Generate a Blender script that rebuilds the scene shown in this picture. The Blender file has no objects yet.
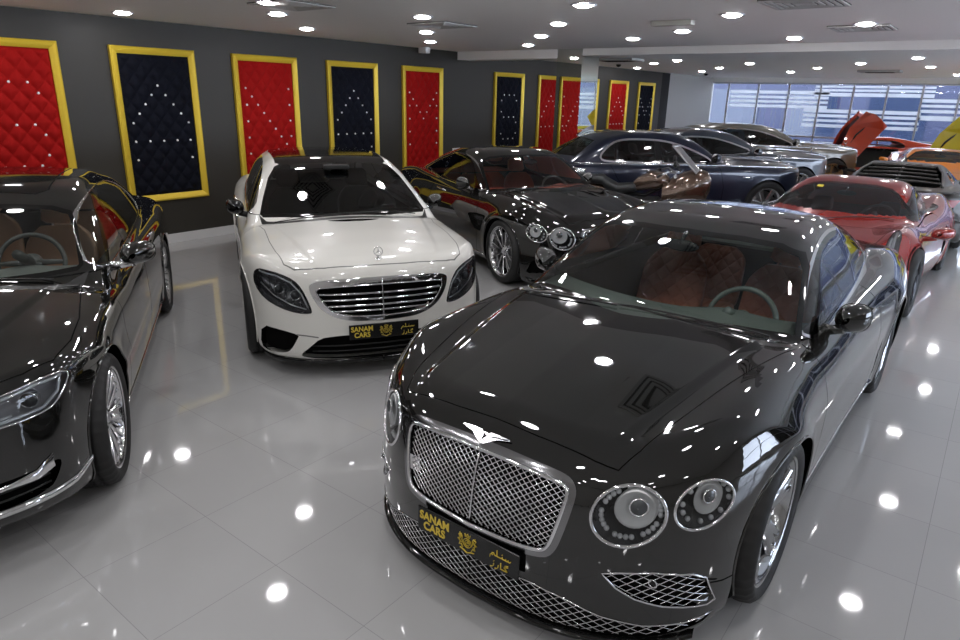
import bpy, bmesh, math, random
import numpy as np
from mathutils import Vector, Matrix
random.seed(7)
PI = math.pi
COL = bpy.context.scene.collection

# ------------------------------------------------------------------ materials
MATS = {}
def mat(name, col=(.5, .5, .5), rough=.5, metal=0., coat=0., emis=None, estr=0., spec=.5, bump=None, ior=1.5):
    if name in MATS: return MATS[name]
    m = bpy.data.materials.new(name); m.use_nodes = True
    b = m.node_tree.nodes['Principled BSDF']
    b.inputs['Base Color'].default_value = (*col, 1)
    b.inputs['Roughness'].default_value = rough
    b.inputs['Metallic'].default_value = metal
    b.inputs['Coat Weight'].default_value = coat
    b.inputs['Coat Roughness'].default_value = .02
    b.inputs['Specular IOR Level'].default_value = spec
    b.inputs['IOR'].default_value = ior
    if emis:
        b.inputs['Emission Color'].default_value = (*emis, 1)
        b.inputs['Emission Strength'].default_value = estr
    if bump:
        nt = m.node_tree; kind, sc, st = bump
        tc = nt.nodes.new('ShaderNodeTexCoord')
        tx = nt.nodes.new('ShaderNodeTexNoise' if kind == 'noise' else 'ShaderNodeTexVoronoi')
        tx.inputs['Scale'].default_value = sc
        bp = nt.nodes.new('ShaderNodeBump'); bp.inputs['Strength'].default_value = st; bp.inputs['Distance'].default_value = .01
        nt.links.new(tc.outputs['Object'], tx.inputs['Vector'])
        nt.links.new(tx.outputs[0], bp.inputs['Height']); nt.links.new(bp.outputs[0], b.inputs['Normal'])
    MATS[name] = m; return m

def glass(name, tint=(.8, .85, .83), refl=1.0, rough=.0):
    """thin glazing: Fresnel mix of a tinted transparent and a mirror reflection"""
    if name in MATS: return MATS[name]
    m = bpy.data.materials.new(name); m.use_nodes = True
    nt = m.node_tree; nt.nodes.clear()
    out = nt.nodes.new('ShaderNodeOutputMaterial'); mx = nt.nodes.new('ShaderNodeMixShader')
    tr = nt.nodes.new('ShaderNodeBsdfTransparent'); gl = nt.nodes.new('ShaderNodeBsdfGlossy')
    fr = nt.nodes.new('ShaderNodeFresnel'); fr.inputs['IOR'].default_value = 1.5 + .35*refl
    tr.inputs['Color'].default_value = (*tint, 1); gl.inputs['Roughness'].default_value = rough
    gl.inputs['Color'].default_value = (1, 1, 1, 1)
    nt.links.new(fr.outputs[0], mx.inputs[0]); nt.links.new(tr.outputs[0], mx.inputs[1])
    nt.links.new(gl.outputs[0], mx.inputs[2]); nt.links.new(mx.outputs[0], out.inputs[0])
    MATS[name] = m; return m

def quilt(name, col, scale=14., strength=.6, dark=.75):
    """diamond quilted leather"""
    if name in MATS: return MATS[name]
    m = bpy.data.materials.new(name); m.use_nodes = True; nt = m.node_tree
    b = nt.nodes['Principled BSDF']; b.inputs['Base Color'].default_value = (*col, 1); b.inputs['Roughness'].default_value = .5
    tc = nt.nodes.new('ShaderNodeTexCoord'); sp = nt.nodes.new('ShaderNodeSeparateXYZ'); nt.links.new(tc.outputs['Object'], sp.inputs[0])
    hs = []
    for sg in ('ADD', 'SUBTRACT'):
        a = nt.nodes.new('ShaderNodeMath'); a.operation = sg
        nt.links.new(sp.outputs['Y'], a.inputs[0]); nt.links.new(sp.outputs['Z'], a.inputs[1])
        c = nt.nodes.new('ShaderNodeMath'); c.operation = 'MULTIPLY'; c.inputs[1].default_value = scale*PI; nt.links.new(a.outputs[0], c.inputs[0])
        s = nt.nodes.new('ShaderNodeMath'); s.operation = 'SINE'; nt.links.new(c.outputs[0], s.inputs[0])
        q = nt.nodes.new('ShaderNodeMath'); q.operation = 'ABSOLUTE'; nt.links.new(s.outputs[0], q.inputs[0]); hs.append(q)
    mn = nt.nodes.new('ShaderNodeMath'); mn.operation = 'MINIMUM'
    nt.links.new(hs[0].outputs[0], mn.inputs[0]); nt.links.new(hs[1].outputs[0], mn.inputs[1])
    pw = nt.nodes.new('ShaderNodeMath'); pw.operation = 'POWER'; pw.inputs[1].default_value = .5; nt.links.new(mn.outputs[0], pw.inputs[0])
    bp = nt.nodes.new('ShaderNodeBump'); bp.inputs['Strength'].default_value = strength; bp.inputs['Distance'].default_value = .02
    nt.links.new(pw.outputs[0], bp.inputs['Height']); nt.links.new(bp.outputs[0], b.inputs['Normal'])
    MATS[name] = m; return m

def paint(name, col, metal=0., rough=.35): return mat(name, col, rough, metal, coat=1., spec=.3 if metal == 0 else .5)

M_BLACK = mat('black_paint', (.006, .006, .0055), .03, 0, coat=1., spec=.35); M_BLACK.node_tree.nodes['Principled BSDF'].inputs['Coat IOR'].default_value = 1.6
M_CHROME = mat('chrome', (.82, .82, .84), .06, 1)
M_SATIN = mat('satin_metal', (.6, .6, .62), .28, 1)
M_RUBBER = mat('tyre_rubber', (.012, .012, .012), .62)
M_TRIM = mat('black_trim', (.008, .008, .008), .35)
M_DARK = mat('dark_void', (.002, .002, .002), .9, spec=.1)
M_GLOSS = mat('gloss_black_trim', (.004, .004, .004), .06)
M_LENS = glass('lamp_lens', (.93, .95, .96), 0.)
M_WIND = glass('windscreen_glass', (.90, .94, .91), .2)
M_TINT = glass('tinted_glass', (.20, .23, .22), .3)
M_TINTD = glass('dark_tinted_glass', (.05, .055, .055), .3)
M_GOLD = mat('gold_lettering', (.83, .62, .08), .4, .3)
M_PLATE = mat('plate_black', (.006, .006, .006), .25)

# ------------------------------------------------------------------ mesh builder
class MB:
    def __init__(s): s.v = []; s.f = []; s.m = []; s.sm = []
    def add(s, vs, fs, m=0, smooth=True):
        o = len(s.v); s.v += [tuple(map(float, p)) for p in vs]
        for f in fs: s.f.append(tuple(i+o for i in f)); s.m.append(m); s.sm.append(smooth)
        return s
    def box(s, a, b, m=0, M=None, bev=0.):
        (x0, y0, z0), (x1, y1, z1) = a, b
        x0, x1 = min(x0, x1), max(x0, x1); y0, y1 = min(y0, y1), max(y0, y1); z0, z1 = min(z0, z1), max(z0, z1)
        bev = min(bev, .49*min(x1-x0, y1-y0, z1-z0))
        if bev > 0:
            bm = bmesh.new(); bmesh.ops.create_cube(bm, size=1)
            for v in bm.verts: v.co = Vector(((x0+x1)/2+v.co.x*(x1-x0), (y0+y1)/2+v.co.y*(y1-y0), (z0+z1)/2+v.co.z*(z1-z0)))
            bmesh.ops.bevel(bm, geom=list(bm.edges), offset=bev, segments=2, affect='EDGES', profile=.5)
            bm.verts.index_update()
            vs = [v.co.copy() for v in bm.verts]; fs = [[v.index for v in f.verts] for f in bm.faces]; bm.free()
            if M is not None: vs = [M @ p for p in vs]
            return s.add(vs, fs, m, False)
        vs = [Vector((x, y, z)) for x in (x0, x1) for y in (y0, y1) for z in (z0, z1)]
        if M is not None: vs = [M @ p for p in vs]
        return s.add(vs, [(0, 1, 3, 2), (4, 6, 7, 5), (0, 4, 5, 1), (2, 3, 7, 6), (0, 2, 6, 4), (1, 5, 7, 3)], m, False)
    def tube(s, pts, r, n=6, closed=False, m=0, caps=True, flat=1.):
        P = np.array(pts, float); k = len(P)
        if k < 2: return s
        r = np.broadcast_to(np.array(r, float), (k,))
        T = np.zeros_like(P)
        if closed: T = np.roll(P, -1, 0)-np.roll(P, 1, 0)
        else: T[1:-1] = P[2:]-P[:-2]; T[0] = P[1]-P[0]; T[-1] = P[-1]-P[-2]
        T /= np.linalg.norm(T, axis=1)[:, None]+1e-12
        u = np.array([0, 0, 1.]) if abs(T[0][2]) < .9 else np.array([1., 0, 0]); vs = []
        for i in range(k):
            u = u-T[i]*(u@T[i]); u /= np.linalg.norm(u)+1e-12; w = np.cross(T[i], u)
            for j in range(n):
                a = 2*PI*j/n; vs.append(P[i]+r[i]*(math.cos(a)*u+flat*math.sin(a)*w))
        fs = []
        for i in range(k if closed else k-1):
            for j in range(n):
                a = i*n+j; b = i*n+(j+1) % n; c = ((i+1) % k)*n+(j+1) % n; d = ((i+1) % k)*n+j; fs.append((a, b, c, d))
        if caps and not closed: fs += [tuple(range(n))[::-1], tuple((k-1)*n+j for j in range(n))]
        return s.add(vs, fs, m, n > 4)
    def lathe(s, prof, n=24, m=0, M=None, ax='z', closed=False):
        vs = []; k = len(prof)
        for i in range(n):
            a = 2*PI*i/n; c, sn = math.cos(a), math.sin(a)
            for r, h in prof:
                p = {'z': (r*c, r*sn, h), 'y': (r*c, h, r*sn), 'x': (h, r*c, r*sn)}[ax]
                vs.append(M @ Vector(p) if M is not None else p)
        fs = []
        for i in range(n):
            for j in range(k if closed else k-1):
                a = i*k+j; b = i*k+(j+1) % k; c = ((i+1) % n)*k+(j+1) % k; d = ((i+1) % n)*k+j; fs.append((a, b, c, d))
        return s.add(vs, fs, m)
    def sphere(s, c, r, n=10, m=0):
        rr = (r, r, r) if np.isscalar(r) else r
        vs = []; fs = []; h = n//2
        for i in range(h+1):
            t = PI*i/h
            for j in range(n): a = 2*PI*j/n; vs.append((c[0]+rr[0]*math.sin(t)*math.cos(a), c[1]+rr[1]*math.sin(t)*math.sin(a), c[2]+rr[2]*math.cos(t)))
        for i in range(h):
            for j in range(n): fs.append((i*n+j, (i+1)*n+j, (i+1)*n+(j+1) % n, i*n+(j+1) % n))
        return s.add(vs, fs, m)
    def grid(s, P, m=0, cu=False, cv=False, flip=False, smooth=True):
        P = np.asarray(P, float); a, b = P.shape[:2]; fs = []
        for i in range(a if cu else a-1):
            for j in range(b if cv else b-1):
                q = (i*b+j, ((i+1) % a)*b+j, ((i+1) % a)*b+(j+1) % b, i*b+(j+1) % b); fs.append(q[::-1] if flip else q)
        return s.add(P.reshape(-1, 3), fs, m, smooth)
    def prism(s, poly, lift, m=0, smooth=False):
        """poly: list of 3-D points (planar); lift: vector"""
        n = len(poly); A = [Vector(p) for p in poly]; L = Vector(lift); vs = A+[p+L for p in A]
        return s.add(vs, [tuple(range(n))[::-1], tuple(range(n, 2*n))]+[(i, (i+1) % n, n+(i+1) % n, n+i) for i in range(n)], m, smooth)
    def mirror(s):
        n = len(s.v); s.v += [(x, -y, z) for x, y, z in s.v[:n]]; k = len(s.f)
        for i in range(k): s.f.append(tuple(j+n for j in s.f[i][::-1])); s.m.append(s.m[i]); s.sm.append(s.sm[i])
        return s
    def xf(s, M): s.v = [tuple(M @ Vector(p)) for p in s.v]; return s
    def mesh(s, name, mats):
        me = bpy.data.meshes.new(name); me.from_pydata(s.v, [], s.f)
        for m in (mats if isinstance(mats, (list, tuple)) else [mats]): me.materials.append(m)
        me.polygons.foreach_set('material_index', s.m); me.polygons.foreach_set('use_smooth', s.sm); me.update(); return me
    def build(s, name, mats, parent=None, fix=True):
        me = s.mesh(name, mats)
        if fix:
            bm = bmesh.new(); bm.from_mesh(me); bmesh.ops.recalc_face_normals(bm, faces=bm.faces); bm.to_mesh(me); bm.free()
        return link(name, me, parent)
def link(name, me, parent=None):
    o = bpy.data.objects.new(name, me); COL.objects.link(o)
    if parent is not None: o.parent = parent
    return o
def empty(name, loc=(0, 0, 0), rz=0.):
    o = bpy.data.objects.new(name, None); COL.objects.link(o); o.location = loc; o.rotation_euler = (0, 0, rz); o.empty_display_size = .2; return o
def tag(o, label=None, cat=None, group=None, kind=None):
    if label: o['label'] = label
    if cat: o['category'] = cat
    if group: o['group'] = group
    if kind: o['kind'] = kind
    return o
def struct(o): o['kind'] = 'structure'; return o
def copy_tree(o, parent=None):
    c = o.copy(); COL.objects.link(c); c.parent = parent
    for ch in list(o.children): copy_tree(ch, c)
    return c

# ------------------------------------------------------------------ smooth 1-D curves
def sm(pts, sig=.05):
    xs = np.array([p[0] for p in pts], float); ys = np.array([p[1] for p in pts], float)
    o = np.argsort(xs); xs = xs[o]; ys = ys[o]
    st = .01; g = np.arange(xs[0]-.6, xs[-1]+.6, st); 
    # linear extrapolation so that end slopes stay
    s0 = (ys[1]-ys[0])/(xs[1]-xs[0]); s1 = (ys[-1]-ys[-2])/(xs[-1]-xs[-2])
    y = np.interp(g, xs, ys); y = np.where(g < xs[0], ys[0]+s0*(g-xs[0]), y); y = np.where(g > xs[-1], ys[-1]+s1*(g-xs[-1]), y)
    if sig > 0:
        h = int(3*sig/st)+1; k = np.exp(-.5*(np.arange(-h, h+1)*st/sig)**2); k /= k.sum()
        y = np.convolve(np.concatenate([np.full(h, 0.)+y[0]-s0*st*np.arange(h, 0, -1), y, y[-1]+s1*st*np.arange(1, h+1)]), k, 'valid')
    return lambda q: np.interp(q, g, y)
def smax(a, b, k):
    h = np.maximum(k-np.abs(a-b), 0.); return np.maximum(a, b)+h*h/(4*k)
def smin(a, b, k): return -smax(-a, -b, k)
def sstep(t): t = np.clip(t, 0, 1); return t*t*(3-2*t)

def rrect(x0, x1, y0, y1, r, n=5):
    """rounded rectangle, r a number or four radii (x1y1, x0y1, x0y0, x1y0)"""
    rs = [r]*4 if np.isscalar(r) else r; out = []
    for (cx, cy, a0), q in zip(((x1, y1, 0), (x0, y1, 90), (x0, y0, 180), (x1, y0, 270)), rs):
        sx = -1 if cx == x1 else 1; sy = -1 if cy == y1 else 1
        for i in range(n+1):
            a = math.radians(a0+90*i/n); out.append((cx+sx*q+q*math.cos(a), cy+sy*q+q*math.sin(a)))
    return out
def ell(cx, cy, a, b, n=28, rot=0.):
    c, s = math.cos(rot), math.sin(rot)
    return [(cx+a*math.cos(t)*c-b*math.sin(t)*s, cy+a*math.cos(t)*s+b*math.sin(t)*c) for t in [2*PI*i/n for i in range(n)]]
def smooth_poly(poly, it=2):
    """corner cutting"""
    P = [np.array(p, float) for p in poly]
    for _ in range(it):
        Q = []
        for i in range(len(P)): a, b = P[i], P[(i+1) % len(P)]; Q += [a*.75+b*.25, a*.25+b*.75]
        P = Q
    return [tuple(p) for p in P]
def area(P): return .5*sum(P[i][0]*P[(i+1) % len(P)][1]-P[(i+1) % len(P)][0]*P[i][1] for i in range(len(P)))
def offset(poly, d):
    P = list(poly)
    if area(P) < 0: P = P[::-1]
    n = len(P); out = []
    for i in range(n):
        a, b, c = (np.array(P[(i+k-1) % n], float) for k in range(3))
        e1 = b-a; e2 = c-b; e1 /= np.linalg.norm(e1)+1e-9; e2 /= np.linalg.norm(e2)+1e-9
        n1 = np.array([e1[1], -e1[0]]); n2 = np.array([e2[1], -e2[0]]); m = n1+n2; m /= max(m@m, .5)/2
        out.append(tuple(b+m*d))
    return out
def strip_poly(line, w):
    """thin closed polygon round an open polyline"""
    P = [np.array(p, float) for p in line]; L = []; Rr = []
    for i in range(len(P)):
        t = P[min(i+1, len(P)-1)]-P[max(i-1, 0)]; t /= np.linalg.norm(t); nn = np.array([-t[1], t[0]])*w/2
        L.append(tuple(P[i]+nn)); Rr.append(tuple(P[i]-nn))
    return L+Rr[::-1]
def resample(poly, step, closed=True):
    P = [np.array(p, float) for p in poly]; Q = []
    n = len(P)
    for i in range(n if closed else n-1):
        a, b = P[i], P[(i+1) % n]; k = max(1, int(np.ceil(np.linalg.norm(b-a)/step)))
        Q += [a+(b-a)*j/k for j in range(k)]
    if not closed: Q.append(P[-1])
    return np.array(Q)
def inside(poly, X, Y):
    X = np.asarray(X, float); Y = np.asarray(Y, float); r = np.zeros(X.shape, bool); n = len(poly)
    for i in range(n):
        (x1, y1), (x2, y2) = poly[i], poly[(i+1) % n]
        if y1 == y2: continue
        c = ((y1 > Y) != (y2 > Y)) & (X < (x2-x1)*(Y-y1)/(y2-y1)+x1); r ^= c
    return r

# ------------------------------------------------------------------ car bodies
AX = {'x': (1, 2, 0), 'y': (0, 2, 1), 'z': (0, 1, 2)}
class Body:
    """half of a car body (y>=0) as a level set of smooth curves, meshed by rays from a spine"""
    def __init__(s, **k):
        s.k = k; g = k.get
        s.ZC = sm(k['top'], g('top_sig', .05)); s.CR = sm(k['crown'], .1); s.W = sm(k['width'], .12); s.SEC = sm(k['sec'], g('sec_sig', .03))
        s.XF = sm(k['nose'], .025); s.SW = sm(k['sweep'], .05); s.XR = sm(k['tail'], .03); s.SWR = sm(k['sweep_r'], .06); s.ZB = sm(k['bottom'], .04)
        s.FB = sm(g('fender', [(-6, 0), (2, 0)]), .12); s.ft = g('fender_t', .82); s.fw = g('fender_w', .14)
        s.HB = sm(g('dome', [(-6, 0), (2, 0)]), .08); s.HY = sm(g('dome_y', [(-6, .4), (2, .4)]), .1)
        s.H = sm(k['roof'], g('roof_sig', .06)); s.GW = sm(k['gw'], .1); s.tum = sm(k['tumble'], .04)
        s.c_f = g('cf', .35); s.c_r = g('cr', .35); s.xm = g('xm', -1.7); s.rc = sm(g('rcrown', [(-6, .10), (2, .10)]), .1)
        s.bumps = g('bumps', [])
    def f(s, x, y, z):
        k = s.k; y = np.abs(y)
        w = s.W(x); t = y/w
        T = s.ZC(x)-s.CR(x)*t*t+s.FB(x)*np.exp(-((t-s.ft)/s.fw)**2)+s.HB(x)*sstep((s.HY(x)-y)/.05+.5)
        if k.get('spine'): T = T+k['spine']*np.clip(1-y/.32, 0, 1)
        a = z-T
        S = w-s.SEC(z)
        for (cx, cz, sx, sz, h) in s.bumps: S = S+h*np.exp(-((x-cx)/sx)**2-((z-cz)/sz)**2)
        for (ax, R, h) in k.get('flare', []): S = S+h*np.exp(-((np.hypot(x-ax, z-.36)-R)/.05)**2)
        b = y-S
        c = x-(s.XF(z)-s.SW(y)); d = (s.XR(z)+s.SWR(y))-x
        L = smax(smax(a, b, k.get('ks', .10)), smax(c, d, .01), k.get('kf', .08)); L = smax(L, s.ZB(x)-z, .05)
        xx = x+np.where(x > s.xm, s.c_f, -s.c_r)*y*y*sstep(np.abs(x-s.xm)/.7)
        g1 = z-(s.H(xx)-s.rc(x)*y*y); g2 = y-(s.GW(x)-s.tum(z))
        G = smax(smax(smax(g1, g2, k.get('kg', .10)), .5-z, .05), k['x0']+.08-x, .05)
        return smin(L, G, k.get('kb', .025))
    def grad(s, P):
        e = 1.5e-3; x, y, z = P[:, 0], P[:, 1], P[:, 2]
        g = np.stack([s.f(x+e, y, z)-s.f(x-e, y, z), s.f(x, y+e, z)-s.f(x, y-e, z), s.f(x, y, z+e)-s.f(x, y, z-e)], 1)
        return g/(np.linalg.norm(g, axis=1)[:, None]+1e-12)
    def cast(s, O, D, t1, t0=0., n=70):
        """outermost crossing along O + t D, t from t1 down to t0"""
        O = np.asarray(O, float); D = np.asarray(D, float); N = len(O)
        ts = np.linspace(t1, t0, n); hi = np.full(N, t1); lo = np.full(N, t0); done = np.zeros(N, bool)
        for a, b in zip(ts[:-1], ts[1:]):
            idx = np.nonzero(~done)[0]
            if len(idx) == 0: break
            P = O[idx]+D[idx]*b; v = s.f(P[:, 0], P[:, 1], P[:, 2]); q = idx[v < 0]
            hi[q] = a; lo[q] = b; done[q] = True
        for _ in range(16):
            m = (hi+lo)/2; P = O+D*m[:, None]; v = s.f(P[:, 0], P[:, 1], P[:, 2]) < 0; lo = np.where(v, m, lo); hi = np.where(v, hi, m)
        m = (hi+lo)/2; return O+D*m[:, None], done
    def proj(s, axis, pts, side=1., off=0., frm=None):
        """lay 2-D points onto the surface along an axis: x from the front, y from the side, z from above; -x from the rear"""
        pts = np.asarray(pts, float); n = len(pts); O = np.zeros((n, 3)); D = np.zeros((n, 3)); ax = axis.strip('-'); i, j, k = AX[ax]
        O[:, i] = pts[:, 0]; O[:, j] = pts[:, 1]; D[:, k] = 1.
        if ax == 'x':
            if axis[0] == '-': O[:, 0] = -2.2; D[:, 0] = -1; P, d = s.cast(O, D, 2.6, 0.)
            else: O[:, 0] = -1.9; P, d = s.cast(O, D, 3.2, 0., 160)
        elif ax == 'y': P, d = s.cast(O, D, 1.25, .05)
        else: P, d = s.cast(O, D, 2.0, .3)
        if off: P = P+s.grad(P)*off
        return P
    def mesh(s, res=1.):
        k = s.k; zs = k.get('zs', .36); xf = k['x1']-.5; xr = k['x0']+.5
        nb = int((xf-xr)/.026/res**-1*1) if False else int((xf-xr)*38*res); nf = int(52*res); nr = int(34*res)
        nt = int(150*res)
        u = np.linspace(0, 1, nt+1)
        # more rays where the shoulder and the flank are
        th = -90+180*u
        dens = 1+1.4*np.exp(-((th-28)/22)**2)+.5*np.exp(-((th-55)/18)**2)-.6*np.exp(-((th+75)/28)**2)
        cum = np.concatenate([[0], np.cumsum((dens[1:]+dens[:-1])/2)]); cum /= cum[-1]
        TH = np.radians(np.interp(u, cum, th))
        al = [(xr, a) for a in np.linspace(-PI/2, 0, nr+1)[:-1]]+[(x, 0.) for x in np.linspace(xr, xf, nb+1)]+[(xf, a) for a in np.linspace(0, PI/2, nf+1)[1:]]
        X = np.array([a[0] for a in al]); A = np.array([a[1] for a in al])
        D = np.stack([np.repeat(np.sin(A)[:, None], nt+1, 1), np.cos(A)[:, None]*np.cos(TH)[None], np.cos(A)[:, None]*np.sin(TH)[None]], 2)
        O = np.zeros_like(D); O[..., 0] = X[:, None]; O[..., 2] = zs
        P, ok = s.cast(O.reshape(-1, 3), D.reshape(-1, 3), 1.7)
        P = P.reshape(D.shape); P[:, 0, 1] = 0; P[:, -1, 1] = 0
        a, b = P.shape[:2]
        bm = bmesh.new(); V = [bm.verts.new(p) for p in P.reshape(-1, 3)]
        for i in range(a-1):
            for j in range(b-1):
                try: bm.faces.new((V[i*b+j], V[i*b+j+1], V[(i+1)*b+j+1], V[(i+1)*b+j]))
                except ValueError: pass
        bmesh.ops.remove_doubles(bm, verts=bm.verts, dist=1e-5)
        s.bm = bm; s.lay = bm.faces.layers.int.new('p'); s.tags = {'body': 0}
        return s
    def T(s, name): return s.tags.setdefault(name, len(s.tags))
    def cut(s, axis, poly, name, xr=None, zr=None, only=('body',), yr=None):
        bm = s.bm; lay = s.lay; neg = axis[0] == '-'; ax = axis.strip('-'); i, j, k = AX[ax]; ids = {s.T(o) for o in only}
        poly = [tuple(map(float, p)) for p in poly]
        if area(poly) < 0: poly = poly[::-1]
        A = np.array(poly); lo = A.min(0)-.002; hi = A.max(0)+.002
        def bb(f):
            c = [v.co for v in f.verts]; return (min(p[i] for p in c), max(p[i] for p in c), min(p[j] for p in c), max(p[j] for p in c))
        cand = {}
        bm.normal_update()
        for f in bm.faces:
            if f[lay] not in ids: continue
            n = f.normal
            if ax == 'z' and n.z < .1: continue
            if ax == 'y' and n.y < .1: continue
            if ax == 'x' and (n.x > -.05 if neg else n.x < .05): continue
            c = f.calc_center_median()
            if xr and not (xr[0] < c.x < xr[1]): continue
            if zr and not (zr[0] < c.z < zr[1]): continue
            if yr and not (yr[0] < c.y < yr[1]): continue
            q = bb(f)
            if q[1] < lo[0] or q[0] > hi[0] or q[3] < lo[1] or q[2] > hi[1]: continue
            cand[f] = q
        n = len(poly)
        for e in range(n):
            a = A[e]; b = A[(e+1) % n]; d = b-a; L = np.hypot(*d)
            if L < 1e-6: continue
            x0, x1 = min(a[0], b[0])-1e-4, max(a[0], b[0])+1e-4; y0, y1 = min(a[1], b[1])-1e-4, max(a[1], b[1])+1e-4
            nn = (d[1]/L, -d[0]/L)
            sub = []
            for f, q in cand.items():
                if q[1] < x0 or q[0] > x1 or q[3] < y0 or q[2] > y1: continue
                sd = [(v.co[i]-a[0])*nn[0]+(v.co[j]-a[1])*nn[1] for v in f.verts]
                if min(sd) < -1e-5 and max(sd) > 1e-5: sub.append(f)
            if not sub: continue
            co = [0, 0, 0]; no = [0, 0, 0]; co[i], co[j] = a; no[i], no[j] = nn
            es = list({ed for f in sub for ed in f.edges}); vs = list({v for f in sub for v in f.verts})
            for f in sub: cand.pop(f)
            r = bmesh.ops.bisect_plane(bm, geom=vs+es+sub, dist=1e-6, plane_co=co, plane_no=no)
            for g in r['geom']:
                if isinstance(g, bmesh.types.BMFace) and g.is_valid: cand[g] = bb(g)
        fs = [f for f in cand if f.is_valid]; t = s.T(name)
        if fs:
            C = [f.calc_center_median() for f in fs]; r = inside(poly, [c[i] for c in C], [c[j] for c in C])
            for f, q in zip(fs, r):
                if q: f[lay] = t
        return s
    def region(s, axis, poly, name, gap=0., gapname='seam', **k):
        """cut an outline; gap>0 leaves a band of that width round it, tagged gapname"""
        if gap > 0:
            s.cut(axis, offset(poly, gap/2), gapname, **k); kk = dict(k); kk['only'] = tuple(k.get('only', ('body',)))+(gapname,)
            s.cut(axis, offset(poly, -gap/2), name, **kk)
        else: s.cut(axis, poly, name, **k)
    def seam(s, axis, line, w=.006, **k): s.cut(axis, strip_poly(line, w), 'seam', **k)
    def clear_arch(s, axs, R):
        """open the underside inside the wheel arches"""
        t = s.T('gone')
        for f in s.bm.faces:
            c = f.calc_center_median()
            if c.z < .34 and c.y > .55 and any(abs(c.x-a) < R for a in axs) and f.normal.z < .2 and abs(f.normal.z) > .3: f[s.lay] = t
    def drop(s, *names):
        ids = {s.T(n) for n in names}; bmesh.ops.delete(s.bm, geom=[f for f in s.bm.faces if f[s.lay] in ids], context='FACES')
    def get(s, name, off=0.):
        t = s.T(name); idx = {}; vs = []; fs = []
        for f in s.bm.faces:
            if f[s.lay] != t: continue
            q = []
            for v in f.verts:
                if v.index < 0 or v not in idx: idx[v] = len(vs); vs.append(tuple(v.co))
                q.append(idx[v])
            fs.append(q)
        if not vs: return np.zeros((0, 3)), [], np.zeros((0, 3))
        P = np.array(vs); N = s.grad(P)
        N[np.abs(P[:, 1]) < 1e-4, 1] = 0; N /= np.linalg.norm(N, axis=1)[:, None]+1e-9
        return P+N*off, fs, N
    def part(s, name, tags, parent, side=0, shift=0., thick=0.):
        """tags: list of (tag, material[, offset]); side 0 = both halves in one mesh, 1 = left (y>0), -1 = right"""
        V = []; F = []; N = []; MI = []; ms = []
        for tg in tags:
            P, fs, n = s.get(tg[0], tg[2] if len(tg) > 2 else 0.)
            if not len(fs): continue
            if tg[1] not in ms: ms.append(tg[1])
            mi = ms.index(tg[1])
            for sd in ((1, -1) if side == 0 else (side,)):
                o = len(V); Q = P.copy(); R_ = n.copy()
                if sd < 0: Q[:, 1] *= -1; R_[:, 1] *= -1
                V += Q.tolist(); N += R_.tolist()
                for f in fs: F.append([i+o for i in (f if sd > 0 else f[::-1])]); MI.append(mi)
                if thick > 0:
                    o2 = len(V); V += (Q-R_*thick).tolist(); N += R_.tolist()
                    for f in fs: F.append([i+o2 for i in (f[::-1] if sd > 0 else f)]); MI.append(mi)
                    cnt = {}
                    for f in fs:
                        for a, b in zip(f, f[1:]+f[:1]): cnt[(a, b)] = 1
                    for (a, b) in cnt:
                        if (b, a) not in cnt:
                            q = [a+o, a+o2, b+o2, b+o]; F.append(q if sd > 0 else q[::-1]); MI.append(mi)
        if not F: return None
        me = bpy.data.meshes.new(name); me.from_pydata([(p[0]+shift, p[1], p[2]) for p in V], [], F)
        for m in ms: me.materials.append(m)
        me.polygons.foreach_set('material_index', MI); me.polygons.foreach_set('use_smooth', [True]*len(F)); me.update()
        if thick <= 0: me.normals_split_custom_set_from_vertices(N)
        return link(name, me, parent)
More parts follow.
